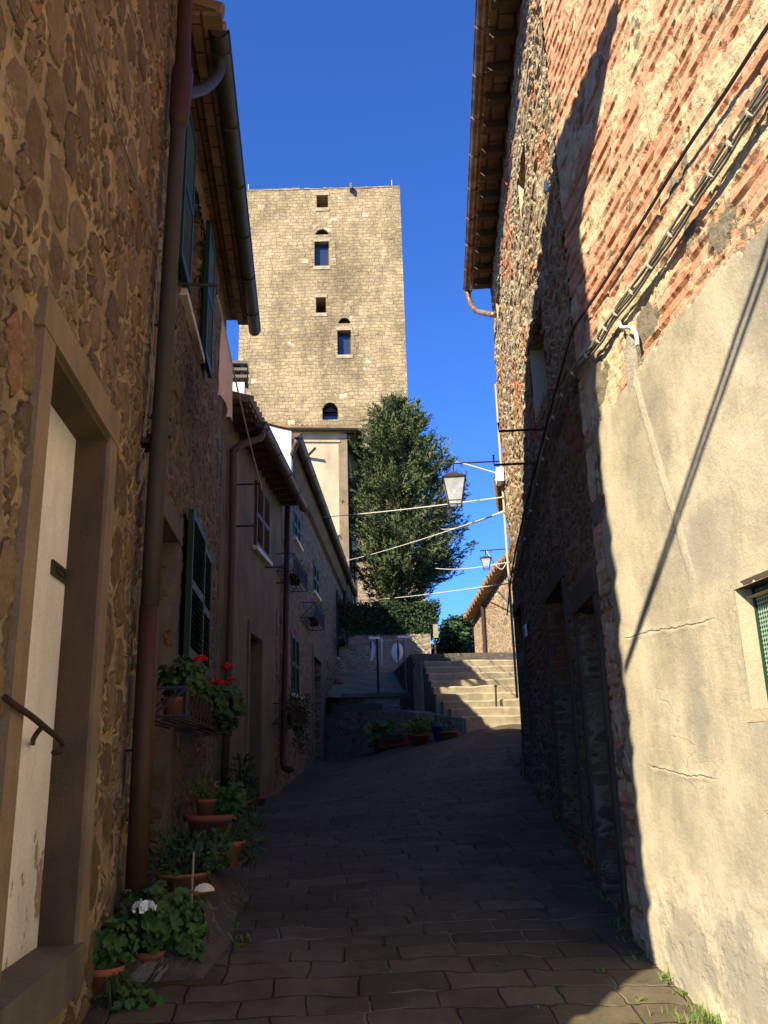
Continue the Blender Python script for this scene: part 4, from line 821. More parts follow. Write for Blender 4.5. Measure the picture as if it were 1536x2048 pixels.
def shed():
    # small stone building at the head of the stairs
    y = 21.5; a = at_y(1040, 1300, y); b = at_y(950, 1300, 26.5)
    W = Wall((a[0]+.6, y-2.2), (b[0]-a[0]-.6, b[1]-y+2.2), 'R'); L = float(np.hypot(b[0]-a[0]-.6, b[1]-y+2.2)); 
    t = thing('stone_outbuilding', 'small stone outbuilding with a tiled roof at the head of the stairs', 'outbuilding', (a[0]+1.5, y+2, 2))
    zt = W.px(972, 1165)[1]; zf = W.px(940, 1245)[1]; top = lambda u: np.interp(u, [0, L*.55, L], [zt+.3, zt, zf])
    mb = MB(); wall_mesh(mb, W, 0, L, 1.0, zt+1, .12, (), top); mb.build('wall', M['stone_shed'], t)
    P = W.pt; bk = MB(); bk.add([P(L, 1, 0), P(L, 1, -3.5), P(L, zf+.4, -3.5), P(L, zf, 0)], [(0, 1, 2, 3)]); bk.add([P(0, 1, 0), P(0, 1, -3.5), P(0, zt+.6, -3.5), P(0, zt+.3, 0)], [(0, 1, 2, 3)]); bk.build('end_wall', M['stone_shed'], t)
    rb = MB(); n = 16
    for i in range(n):
        u = L*i/n; u2 = L*(i+1)/n; z, z2 = top(u), top(u2)
        rb.hexa([P(u, z, .28), P(u2, z2, .28), P(u2, z2+.5, -3.6), P(u, z+.5, -3.6), P(u, z+.07, .28), P(u2, z2+.07, .28), P(u2, z2+.57, -3.6), P(u, z+.57, -3.6)])
    for i in range(n*2):
        u = L*i/n/2; u2 = L*(i+1)/n/2; z, z2 = top(u), top(u2)
        rb.tube([P((u+u2)/2, (z+z2)/2+.08, .34), P((u+u2)/2, (z+z2)/2+.58, -3.6)], .075, 8)
    rb.build('roof', M['tile'], t)
    u, z0 = W.px(977, 1328); dp = MB(); dp.tube([P(u, top(u)-.1, .08), P(u, 2.0, .08)], .06, 8); dp.build('downpipe', M['iron'], t)
shed()

# ================================================================== STAIRS AND TERRACE
NS, SY0, ST, SZ0 = 9, 17.4, .34, .62
def stairs():
    t = thing('stone_staircase', 'wide worn stone stairs climbing to the right in sunlight', 'stairs', (3.6, 17.4, .5))
    rise = (2.2-SZ0)/NS
    for i in range(NS):
        y = SY0+i*ST; z = SZ0+(i+1)*rise; mb = MB(); xl = (3.1, 2.95, 2.85)[i] if i < 3 else 2.76; xr = 6.2; n = 40; prof = []
        # worn nosing with an uneven front edge
        vs = []; fs = []; uv = []
        for k in range(n+1):
            x = xl+(xr-xl)*k/n; j = .05*mnoise.noise((x*1.6, i*7.3, 0))+.02*mnoise.noise((x*6, i*3.1, 2)); jz = .03*mnoise.noise((x*2.1, i*5.7, 9)); bow = .10*math.sin(math.pi*max(0, min(1, (x-xl)/3)))*(1 if i < 3 else .4)
            row = [(x, y+j-bow+.02, .1), (x, y+j-bow+.018, z-rise+.03), (x, y+j-bow, z-.03+jz), (x, y+j-bow+.035, z+jz), (x, y+ST+.2, z+.004-.02*(1-abs(2*k/n-1))), (x, y+ST+.2, .1)]
            vs += row; uv += [(x, .1), (x, z-rise), (x, z), (x, z+.03), (x, z+ST), (x+.3, .1)]
        for k in range(n):
            for q in range(5): fs.append((k*6+q, (k+1)*6+q, (k+1)*6+q+1, k*6+q+1))
        fs += [(0, 1, 2, 3, 4, 5), tuple(n*6+q for q in (5, 4, 3, 2, 1, 0))]
        mb.add(vs, fs, uv); mb.build('step', M['step'], t)
    # upper flight past the landing, its shade put in as a darker stone colour
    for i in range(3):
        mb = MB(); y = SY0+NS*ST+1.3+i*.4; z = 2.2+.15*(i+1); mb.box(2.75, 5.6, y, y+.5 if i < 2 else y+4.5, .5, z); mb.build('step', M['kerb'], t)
    mb = MB(); mb.box(2.7, 6.2, SY0+NS*ST-.1, SY0+NS*ST+1.4, .5, 2.2); mb.build('landing', M['step'], t)
    # slender iron post
    a = Vector(at_y(993.5, 1437, SY0+.45)); p = MB(); p.tube([a-Vector((0, 0, .1)), Vector(at_y(991, 1372, SY0+.45))], .022, 8); c = Vector(at_y(991, 1372, SY0+.45)); p.lathe([(.0, -.03), (.03, -.02), (.035, 0), (.03, .02), (0, .03)], c, 8)
    tag(p.build('handrail_post', M['iron'], base=a), 'slender iron handrail post standing on the sunlit stairs', 'post')
    return rise
stairs()
def poly_wall(mb, pts, z0, tops, th, n=10):
    """thick wall along a plan polyline, uneven top"""
    P = [Vector((p[0], p[1], 0)) for p in pts]; vs = []; uv = []; fs = []; s = 0; row = []
    for i in range(len(P)-1):
        for k in range(n+(i == len(P)-2)):
            a = k/n; p = P[i].lerp(P[i+1], a); z = tops[i]*(1-a)+tops[i+1]*a+.02*mnoise.noise((p.x*2, p.y*2, 4)); d = (P[i+1]-P[i]).normalized(); nn = Vector((-d.y, d.x, 0)); j = .03*mnoise.noise((p.x*1.7, p.y*1.7, z))
            f = p-nn*j; b = p+nn*th; u = s+(P[i+1]-P[i]).length*a
            row.append((f, b, z, u))
        s += (P[i+1]-P[i]).length
    for f, b, z, u in row:
        vs += [(f.x, f.y, z0), (f.x, f.y, z0*.5+z*.5), (f.x, f.y, z), (b.x, b.y, z), (b.x, b.y, z0)]; uv += [(u, z0), (u, (z0+z)/2), (u, z), (u, z+th), (u, z0)]
    m = 5
    for i in range(len(row)-1):
        for q in range(4): fs.append((i*m+q, (i+1)*m+q, (i+1)*m+q+1, i*m+q+1))
    fs += [(4, 3, 2, 1, 0), tuple((len(row)-1)*m+q for q in range(5))]
    mb.add(vs, fs, uv)
def terrace():
    # lower retaining wall, curving from the row house to the stairs
    pts = [(.45, 23.7), (1.15, 22.4), (1.75, 20.8), (2.3, 18.9), (3.16, 17.32)]
    mb = MB(); poly_wall(mb, pts, -.3, [1.24, 1.2, 1.12, .98, .74], 2.6); tag(mb.build('retaining_wall', M['stone_low'], base=(1.5, 21, 0)), 'low dark rubble retaining wall curving behind the row of flower pots', 'wall')
    # upper terrace wall with its slab edge
    t = thing('terrace_wall', 'stone terrace wall with a slab edge below the washing line posts', 'wall', (1.8, 23.4, 1))
    zt = at_y(780, 1386, 23.0)[2]; x1 = at_y(862, 1386, 23.0)[0]
    mb = MB(); poly_wall(mb, [(.45, 24.9), (1.0, 23.4), (1.6, 23.05), (x1+.3, 22.9)], .9, [zt-.1]*4, .5); mb.build('wall', M['stone_low'], t)
    s = MB(); s.box(.95, x1, 22.92, 23.5, zt-.1, zt); s.build('slab', M['concrete'], t)
    h0 = at_y(801, 1395, 22.88); h1 = at_y(832, 1415, 22.88); h = MB(); h.box(h0[0], h1[0], 22.86, 23, h1[2], h0[2]); h.build('hatch', M['pipe_red'], t)
    lg = MB(); lg.hexa([(.7, 23.0, 1.1), (1.75, 21.9, 1.1), (2.0, 22.95, 1.1), (.95, 23.5, 1.1), (.7, 23.0, 1.40), (1.75, 21.9, 1.37), (2.0, 22.95, 1.37), (.95, 23.5, 1.40)]); lg.build('step', M['concrete'], t)
    # earth bank of the terrace
    n = 24; vs = []; fs = []
    z2 = at_y(780, 1338, 27)[2]
    for i in range(n+1):
        for j in range(n+1):
            x = -.5+(x1+.1+.5)*i/n; y = 23.3+(27.2-23.3)*j/n; vs.append((x, y, zt-.06+(z2-zt)*(j/n)**1.2+.05*mnoise.noise((x*1.5, y*1.5, 0))))
    fs = [(i*(n+1)+j, (i+1)*(n+1)+j, (i+1)*(n+1)+j+1, i*(n+1)+j+1) for i in range(n) for j in range(n)]; mb = MB(); mb.add(vs, fs); structure(mb.build('terrace_ground', M['soil'], smooth=True))
    # back wall under the hedge
    y = 27.0; xb = at_y(862, 1300, y)[0]; zb = at_y(790, 1268, y)[2]
    mb = MB(); poly_wall(mb, [(.2, y+.1), (xb, y)], 1.2, [zb, zb], .6, 30); tag(mb.build('garden_wall', M['stone_low'], base=(2, y, 2)), 'stone garden wall behind the washing, topped by a clipped hedge', 'wall')
    # parapet along the stairs
    mb = MB(); p0 = at_y(852, 1395, 22.0); za = at_y(852, 1362, 22)[2]; zc = at_y(862, 1336, 26.8)[2]
    W = Wall((p0[0]-.16, 21.9), (.12*0+at_y(862, 1336, 26.8)[0]-p0[0], 4.9), 'L')
    mb.hexa([W.pt(0, 1.0, 0), W.pt(4.9, 1.0, 0), W.pt(4.9, 1.0, -.0+.34), W.pt(0, 1.0, .34), W.pt(0, za, 0), W.pt(4.9, zc, 0), W.pt(4.9, zc, .34), W.pt(0, za, .34)])
    tag(mb.build('parapet', M['step'], base=(p0[0], 22, 1)), 'sloping stone parapet between the terrace and the sunlit stairs', 'parapet')
    # washing line posts
    for (xa, ya), (xb_, yb), y, (l, r), lab in (((757, 1384), (754, 1278), 23.4, (738, 760), 'rusty washing line post with a short crossbar, left of the two'), ((814, 1383), (808, 1276), 23.5, (795, 825), 'washing line post with a bright white crossbar, right of the two')):
        a, b = Vector(at_y(xa, ya, y)), Vector(at_y(xb_, yb, y)); tt = thing('washing_post', lab, 'post', a, 'washing line posts on the terrace')
        m = MB(); m.tube([a-Vector((0, 0, .1)), b], .03, 8); m.build('pole', M['iron'] if l < 760 else M['cable_grey'], tt)
        c0, c1 = Vector(at_y(l, yb, y)), Vector(at_y(r, yb, y)); m = MB(); m.box(c0.x, c1.x, y-.03, y+.03, b.z, b.z+.06); m.build('crossbar', M['white'], tt)
terrace()

# ---- washing
def cloth_mb(P, nx=10, nz=16, fold=.02, ragged=0.0, seed=0, th=.004):
    """hanging cloth: P(s,t) -> top edge to hem, with folds; two skins"""
    mb = MB(); A = []
    for i in range(nx+1):
        for j in range(nz+1): A.append(Vector(P(i/nx, j/nz)))
    n = (A[(nx//2)*(nz+1)+2]-A[2]).cross(Vector((0, 0, 1))).normalized()
    F = []
    for i in range(nx+1):
        for j in range(nz+1):
            s, t = i/nx, j/nz; F.append(A[i*(nz+1)+j]+n*fold*t**.4*(math.sin(s*13+seed)+.6*mnoise.noise((s*6, t*4, seed))))
    m = nz+1; fs = [(i*m+j, (i+1)*m+j, (i+1)*m+j+1, i*m+j+1) for i in range(nx) for j in range(nz)]
    mb.add(F, fs); mb.add([f+n*th for f in F], [q[::-1] for q in fs]); return mb
def washing():
    y = 23.42
    def flat(x0, x1, ya, yb_, wf):
        def P(s, t):
            w0, w1 = wf(t); c = (x0+x1)/2; u = c+(x1-x0)/2*(w0+(w1-w0)*s); return at_y(u, ya+(yb_-ya)*t, y)
        return P
    for (x0, x1, ya, yb_), wf, mt, lab in (((739, 751, 1283, 1322), lambda t: (-.2-.5*t, .0+.9*math.sin(3*t+.2)), 'cloth', 'small dark topped white garment hanging by the rusty washing post'),
                                ((759, 768, 1277, 1331), lambda t: (-.35, .35), 'cloth', 'narrow white towel hanging folded between the two washing posts'),
                                ((783, 806, 1287, 1326), lambda t: (-math.sin(math.pi*(.12+.86*t))**.7, math.sin(math.pi*(.12+.86*t))**.7), 'petal', 'round white cloth hanging bunched beside the bright washing post')):
        m = cloth_mb(flat(x0, x1, ya, yb_, wf), 8, 12, .03, seed=x0); b = at_y((x0+x1)/2, ya, y); o = tag(m.build('washing', M[mt], base=b, smooth=True), lab, 'laundry')
        if x0 == 739:
            m = cloth_mb(flat(737, 746, 1283, 1297, lambda t: (-.4, .4)), 4, 4, .02, seed=3); m.build('dark_top', M['darkcloth'], o)
        if x0 == 783:
            m = MB(); m.tube([at_y(795, 1278, y-.06), at_y(796, 1300, y-.09), at_y(796.5, 1330, y-.05)], [.01, .03, .01], 6); m.build('dark_fold', M['darkcloth'], o)
    ln = MB(); ln.tube(sag(at_y(742, 1279, 23.42), at_y(822, 1277, 23.5), .03), .008, 5); tag(ln.build('washing_line', M['rope'], base=at_y(742, 1279, 23.42)), 'short washing line strung between the two terrace posts', 'line')
    # the upper line between the shutter house and the plastered house with the pink sheet
    a = LINE_A-Vector((0, 0, .09)); b = LINE_B[0]; m = MB()
    m.tube(sag(a, b, .06, 20), .006, 5); m.tube(sag(a+Vector((.02, 0, -.05)), b+Vector((.02, 0, -.06)), .07, 20), .006, 5)
    tag(m.build('clothes_line', M['rope'], base=a), 'looped clothes line from the upper window bracket down to the plastered house', 'line')
    W = Wall((a.x+.0, a.y), ((b-a).x, (b-a).y), 'L'); L = Vector(((b-a).x, (b-a).y)).length
    def vpx(p): c = p[0]*XV+p[1]*YV+p[2]*ZV; return 1024-FPX*c[1]/-c[2]
    fs_ = [i/400 for i in range(401)]; lz = lambda f: a.z+(b.z-a.z)*f-.06*4*f*(1-f)
    vv = [vpx(np.array([a.x+(b.x-a.x)*f, a.y+(b.y-a.y)*f, lz(f)])) for f in fs_]
    f0 = fs_[min(range(401), key=lambda i: abs(vv[i]-640))]; f1 = fs_[min(range(401), key=lambda i: abs(vv[i]-738))]; u0, u1 = f0*L, f1*L
    zn, zf_ = W.px(436, 808)[1], W.px(453, 884)[1]; zn = lz(f0)-(640-808)/(640-1524)*lz(f0)*1.02
    zf_ = lz(f1)*(1524-880)/(1524-738)
    def P(s, t):
        u = u0+(u1-u0)*s; zt = lz(u/L); zb = zn+(zf_-zn)*s+.06*math.sin(s*11); return W.pt(u, zt*(1-t)+zb*t)
    m = cloth_mb(P, 24, 24, .03, seed=4); tag(m.build('pink_sheet', M['pink'], base=P(0, 0), smooth=True), 'pale pink sheet hanging from the clothes line against the stone wall', 'sheet')
washing()

# ---- sign board and path beyond
def sign():
    y = 25.5; a = at_y(871, 1312, y); t = thing('notice_board', 'plain brown notice board on a thin post at the head of the stairs', 'sign', a)
    m = MB(); m.tube([Vector(a), Vector(at_y(870, 1252, y))], .03, 6); m.build('post', M['iron'], t)
    c0, c1 = at_y(865.5, 1249, y), at_y(876, 1276, y); m = MB(); m.box(c0[0], c1[0], y-.08, y-.035, c1[2], c0[2]); b = m.build('board', M['step'], t)
sign()

# ================================================================== VEGETATION
def leaf_blade(mb, p, d, L, w_, up):
    s = d.cross(up); s = s.normalized()*w_ if s.length > 1e-4 else Vector((w_, 0, 0)); mb.v += []; b = len(mb.v)
    q = [p-s*.3, p+s*.3, p+d*L*.5+s*.5, p+d*L, p+d*L*.5-s*.5]
    mb.v += [tuple(x) for x in q]; mb.uv += [(0, 0)]*5; mb.f.append((b, b+1, b+2, b+3, b+4))
def rv(): return Vector(rng.normal(size=3)).normalized()
def cypress():
    base = Vector(at_y(786, 1222, 31.5)); base.z = 3.2; top = at_y(790, 790, 31.5)[2]; H = top-base.z
    t = thing('cypress_tree', 'big dense cypress tree rising behind the hedge in front of the tower', 'tree', base)
    def cx(z): return np.interp(z, [base.z, base.z+H*.35, top], [at_y(786, 1200, 31.5)[0], at_y(802, 1060, 31.5)[0], at_y(790, 800, 31.5)[0]])
    zs = [at_y(800, v, 31.5)[2] for v in (1222, 1200, 1150, 1090, 1030, 965, 895, 845, 822, 810)]
    rs = [.05, .8, 1.6, 2.1, 2.2, 1.85, 1.4, 1.0, .7, .1]
    tr = MB(); P = [base+Vector((.03*math.sin(i), .03*math.cos(i*2), H*.8*i/10)) for i in range(11)]; tr.tube(P, [.24*(1-.07*i) for i in range(11)], 10)
    mb = MB(); cnt = 0
    for b in range(380):
        z = base.z+H*(.07+.90*rng.random()**.92)
        if (z-base.z)/H < .27 and b % 5 < 2: continue
        R = np.interp(z, zs, rs)*(.62+.5*rng.random()); a = rng.random()*2*math.pi
        lowf = (z-base.z)/H
        elev = .15+.9*lowf+.3*rng.random(); dirv = Vector((math.cos(a), math.sin(a), 0)); ax = Vector((cx(z), base.y, z))
        if math.cos(a) > .2 and lowf < .45: R *= 1.12
        st = ax-Vector((0, 0, R*.35)); tip = ax+dirv*R+Vector((0, 0, R*.15*elev))
        if lowf < .5 and b % 3 == 0: tr.tube([st, st.lerp(tip, .5)-Vector((0, 0, .05)), tip], [.035, .022, .008], 5, False)
        # sprays along the outer part of the limb
        ns = int(5+R*8)
        for k in range(ns):
            f = .38+.66*(k+rng.random())/ns; c = st.lerp(tip, f)+rv()*.22*(.4+R*.5)
            out = (dirv*.8+Vector((0, 0, .55))+rv()*.55).normalized(); up = rv(); LL = .20+.16*rng.random()
            for q in range(20):
                o = c+out*LL*(q/20-.3)*1.9+rv()*.045; d = (out+rv()*.75).normalized(); leaf_blade(mb, o, d, .09+.08*rng.random(), .03+.018*rng.random(), up+rv()*.5)
    for k in range(26):   # spiky leader tips on the outline
        z = base.z+H*(.5+.41*rng.random()); R = np.interp(z, zs, rs)*1.0; a = rng.random()*6.283; c = Vector((cx(z), base.y, z))+Vector((math.cos(a), math.sin(a), 0))*R; out = (Vector((math.cos(a), math.sin(a), 1.2))).normalized()
        for q in range(60):
            leaf_blade(mb, c+out*.55*q/60+rv()*.1*(1-q/70), (out+rv()*.7).normalized(), .13, .05, rv())
    mb.build('crown', M['needle'], t); tr.build('trunk', M['bark'], t, True)
cypress()
def leaf_mass(mb, inside, n, size, box):
    (x0, x1), (y0, y1), (z0, z1) = box; k = 0; tries = 0
    while k < n and tries < n*30:
        tries += 1; p = Vector((x0+(x1-x0)*rng.random(), y0+(y1-y0)*rng.random(), z0+(z1-z0)*rng.random()))
        if not inside(p): continue
        d = rv(); leaf_blade(mb, p, d, size*(.7+.6*rng.random()), size*.6, rv()); k += 1
def hedge():
    y = 27.6; x0 = .3; x1 = at_y(866, 1240, y)[0]; z0 = at_y(790, 1272, y)[2]; z1 = at_y(790, 1214, y)[2]
    t = thing('hedge', 'dark clipped hedge on top of the garden wall', 'hedge', ((x0+x1)/2, y, z0))
    mb = MB()
    def shell(p):
        e = .09+.13*mnoise.noise(p*1.6)+.08*mnoise.noise(p*5); return min(p.x-x0, x1+e-p.x, p.y-(y-.55)+e, z1+e-p.z) < .26 and p.x < x1+e and p.z < z1+e and p.y > y-.55-e
    leaf_mass(mb, shell, 15000, .075, ((x0, x1+.2), (y-.7, y+.6), (z0-.05, z1+.25))); mb.build('foliage', M['leaf_dark'], t)
    c = MB(); c.box(x0+.1, x1-.18, y-.38, y+.5, z0-.3, z1-.16); c.build('branches', M['leaf_dark'], t)
hedge()
def bush(name, label, c, r, n, size, mat, cat='bush'):
    c = Vector(c); t = thing(name, label, cat, (c.x, c.y, c.z-r[2])); mb = MB(); blobs = [(Vector((0, 0, 0)), .75)]+[(Vector((rng.normal()*.4, rng.normal()*.4, rng.normal()*.4)), .3+.25*rng.random()) for _ in range(9)]
    def ins(p):
        q = Vector(((p.x-c.x)/r[0], (p.y-c.y)/r[1], (p.z-c.z)/r[2])); return any((q-b).length < s*(1+.25*mnoise.noise(p*3)) for b, s in blobs)
    leaf_mass(mb, ins, n, size, ((c.x-r[0]*1.3, c.x+r[0]*1.3), (c.y-r[1], c.y+r[1]), (c.z-r[2], c.z+r[2]*1.3))); mb.build('foliage', mat, t)
    s = MB()
    for k in range(6): d = Vector((rng.normal()*.5, rng.normal()*.4, 1)).normalized(); s.tube([c-Vector((0, 0, r[2])), c-Vector((0, 0, r[2]*.4))+d*.2, c+Vector((d.x*r[0], d.y*r[1], r[2]*.3))], [.04, .025, .01], 5, False)
    s.build('stem', M['bark'], t)
bush('shrub', 'dark evergreen shrub against the sky past the head of the stairs', at_y(905, 1285, 29), (.85, .8, .75), 3200, .13, M['leaf_dark'])
bush('shrub', 'dark leafy shrub beside the roof edge of the stone outbuilding', at_y(934, 1272, 30), (.5, .6, 1.0), 1800, .13, M['leaf_dark'])

def scallop(mb, p, n, r, lobes=7):
    """rounded geranium leaf facing n"""
    a = n.cross(Vector((.3, .2, 1))); a = a.normalized() if a.length > .05 else Vector((1, 0, 0)); b = n.cross(a); m = 16; base = len(mb.v); ph = rng.random()*6.28; cup = rng.random()*6.28; cup2 = rng.normal()
    pts = [p-n*r*.12]
    for k in range(m):
        an = 2*math.pi*k/m+ph; rr = r*(1+.11*math.cos(lobes*an))*(1 if k else .3); pts.append(p+(a*math.cos(an)+b*math.sin(an))*rr+n*r*(.22*math.sin(an*2+cup)+cup2*.3))
    mb.v += [tuple(x) for x in pts]; mb.uv += [(0, 0)]*len(pts)
    for k in range(m): mb.f.append((base, base+1+k, base+1+(k+1) % m))
def pot(mb, c, r, h, rim=.12):
    mb.lathe([(r*.0, 0), (r*.66, 0), (r*.93, h*(1-rim*1.6)), (r*.94, h*(1-rim*1.6)), (r*1.0, h*(1-rim*1.5)), (r*1.03, h), (r*.92, h), (r*.88, h*.9), (0, h*.88)], c, 28)
def potted(label, c, r, h, fol, cat='potted plant', mat='terracotta', saucer=0, flowers=(), group=None, name='potted_plant'):
    """fol: list of (centre offset, radii, count, leaf size, kind)"""
    c = Vector(c); t = thing(name, label, cat, c, group); z0 = 0
    if saucer:
        s = MB(); s.lathe([(0, 0), (saucer*.9, 0), (saucer, .035), (saucer*.96, .035), (saucer*.86, .012), (0, .012)], c, 28); s.build('saucer', M[mat], t, True); z0 = .013
    p = MB(); pot(p, c+Vector((0, 0, z0)), r, h); po = p.build('pot', M[mat], t, True)
    d = MB(); d.lathe([(0, h*.9+z0), (r*.88, h*.89+z0)], c, 18); d.build('soil', M['dirt'], po)
    lf = MB(); st = MB()
    for off, rad, n, sz, mt in fol:
        o = c+Vector(off)
        for k in range(n):
            v = rv(); v = v*(rng.random()**.33); q = o+Vector((v.x*rad[0], v.y*rad[1], v.z*rad[2])); nn = (Vector((v.x, v.y-.25, abs(v.z)+.35))+rv()*.45).normalized()
            if mt == 'g': scallop(lf, q, nn, sz*(.65+.6*rng.random()))
            else: leaf_blade(lf, q, (Vector((v.x, v.y, v.z*.5+.4))+rv()*.7).normalized(), sz*(.7+.7*rng.random()), sz*.38, rv())
            if k % 7 == 0: st.tube([c+Vector((rng.normal()*r*.3, rng.normal()*r*.3, h*.9)), (c+Vector((0, 0, h))).lerp(q, .5)+Vector((0, 0, .03)), q], .004, 4, False)
    lm = {'g': 'leaf', 'd': 'leaf_dark', 'y': 'leaf_yellow'}[fol[0][4]]; lf.build('foliage', M[lm], t)
    if st.v: st.build('stem', M['leaf'], t)
    for pos, fr, mt, n in flowers:
        f = MB(); fc = Vector(pos)
        for k in range(n):
            v = rv(); v.z = abs(v.z)*.8+.05; q = fc+Vector((v.x, v.y, v.z*.75))*fr
            for m in range(4):
                dd = (v+rv()*.6).normalized(); scallop(f, q+rv()*fr*.18, dd, fr*.3, 5)
        fl = f.build('flower', M[mt], t)
        sb = MB(); sb.tube([fc-Vector((rng.normal()*.03, -.03, .16)), fc], .004, 5, False); sb.build('flower_stalk', M['leaf'], fl)
    return t
def gp(u, v): return Vector(gpx(u, v))
def lp(u, v, x): # on the ledge at wall distance x
    r = ray(u, v); y = r[1]*x/r[0]; return Vector((x, y, LZ(y)))
# front pots by the door step
ZS = -1.02
def fp(u, v, z): r = ray(u, v); return Vector(r*z/r[2])
a = fp(205, 2008, -1.12); wf = fp(287, 1818, -.82)
potted('orange terracotta pot of trailing geraniums nearest the camera, no flower', a, .095, .17, [((-.02, .05, .25), (.18, .18, .15), 170, .030, 'g'), ((.12, -.12, .0), (.2, .12, .10), 150, .022, 'g'), ((-.12, .04, .12), (.06, .1, .17), 40, .026, 'g')])
b = fp(297, 1966, -1.10)
wf = Vector(at_y(287, 1818, b.y-.2))
potted('terracotta pot of bushy geraniums with a single white flower head', b, .085, .16, [((.03, .03, .31), (.25, .2, .18), 270, .034, 'g'), ((.16, .05, .2), (.16, .16, .14), 110, .032, 'g'), ((.0, -.1, -.02), (.16, .08, .1), 60, .022, 'g')], flowers=[(wf, .05, 'petal', 16)])
# pots on the kerb
s1 = lp(366, 1752, -.76)
potted('low wide terracotta bowl on a saucer, holding a dense green shrub', s1, .17, .11, [((0, .02, .2), (.25, .24, .17), 420, .05, 'd'), ((.1, .06, .22), (.2, .2, .14), 160, .03, 'g')], saucer=.2)
s2 = lp(420, 1690, -.74)
potted('wide ribbed terracotta bowl planter behind the shrub', s2+Vector((.0, .12, .0)), .22, .26, [((.14, .04, .36), (.12, .14, .14), 120, .04, 'g')])
s4 = lp(447, 1712, -.58)
potted('squat terracotta pot with trailing dark stems at the kerb edge', s4, .15, .17, [((.16, .1, .2), (.12, .2, .24), 260, .05, 'd')])
s3 = s2+Vector((-.05, .10, .235))
potted('small terracotta pot standing in the wide bowl, yellow green herb', s3, .085, .14, [((-.03, 0, .22), (.12, .12, .1), 130, .045, 'y')], flowers=[(s3+Vector((.06, -.03, .19)), .016, 'red', 4)])
s5 = lp(482, 1640, -.72)
potted('leggy dark green plant at the end of the kerb pots', s5, .11, .15, [((0, 0, .38), (.16, .2, .27), 240, .06, 'd')])
s6 = gp(512, 1612)
potted('small half empty clay pot beside the recessed door', s6, .14, .11, [((-.05, 0, .14), (.08, .08, .05), 30, .03, 'd')])
sk = MB(); q = lp(388, 1640, -.66); sk.tube([q, q+Vector((.005, 0, .3))], .007, 6); tag(sk.build('plant_stake', M['step'], base=q), 'thin wooden stake stuck among the kerb pots', 'stake')
def shell_mb(c, n, r):
    mb = MB(); a = n.cross(Vector((0, 0, 1))).normalized(); b = a.cross(n); vs = []; fs = []; K, J = 15, 5
    for th in (0, .006):
        for j in range(J+1):
            for k in range(K):
                an = math.pi*(.04+.92*k/(K-1)); rr = r*j/J; vs.append(Vector(c)+(a*math.cos(an)+b*math.sin(an)*.85)*rr*(1+.03*(k % 2))+n*(r*.35*(1-(j/J)**2)+th+.006*(k % 2)*j/J))
    m = K
    for s in (0, (J+1)*K):
        for j in range(J):
            for k in range(K-1): fs.append((s+j*m+k, s+j*m+k+1, s+(j+1)*m+k+1, s+(j+1)*m+k))
    mb.add(vs, fs); return mb
c = lp(411, 1739, -.60)+Vector((0, -.05, .05)); tag(shell_mb(c, Vector((.25, -.9, .35)).normalized(), .062).build('scallop_shell', M['shell'], base=c, smooth=True), 'white scallop shell leaning on the kerb beside the saucer', 'shell')
c = Vector(at_y(357, 1893, b.y+.05)); tag(shell_mb(c, Vector((.6, -.8, .1)).normalized(), .045).build('scallop_shell', M['shell'], base=c, smooth=True), 'white scallop shell half hidden by the white flowered geranium', 'shell')
# flower rack under the lower green window
def rack(W, u0, u1, z0, h, dep, mat, name, label, slats=6, parent=None):
    t = thing(name, label, 'flower rack', W.pt((u0+u1)/2, z0, dep/2)); m = MB()
    P = W.pt; n = max(3, int((u1-u0)/.09))
    for i in range(5): o = .01+dep*i/4; m.tube([P(u0, z0, o), P(u1, z0, o)], .008, 5)
    f = m.build('shelf', M['wood'], t); m = MB()
    for z in (z0+.02, z0+h): m.tube([P(u0, z, .0), P(u0, z, dep), P(u1, z, dep), P(u1, z, .0)], .009, 5)
    for u in (u0, u1):
        m.tube([P(u, z0, dep), P(u, z0+h, dep)], .012, 5); m.tube([P(u, z0+.02, .02), P(u, z0+h, dep)], .007, 5)
    k = max(3, int((u1-u0)/.22))
    for i in range(k):
        a, b = u0+(u1-u0)*i/k, u0+(u1-u0)*(i+1)/k
        m.tube([P(a, z0+.02, dep), P(b, z0+h, dep)], .007, 5); m.tube([P(b, z0+.02, dep), P(a, z0+h, dep)], .007, 5)
        m.tube([P(a, z0, dep), P(a, z0+h, dep)], .007, 5)
    m.build('lattice', M[mat], t); return t
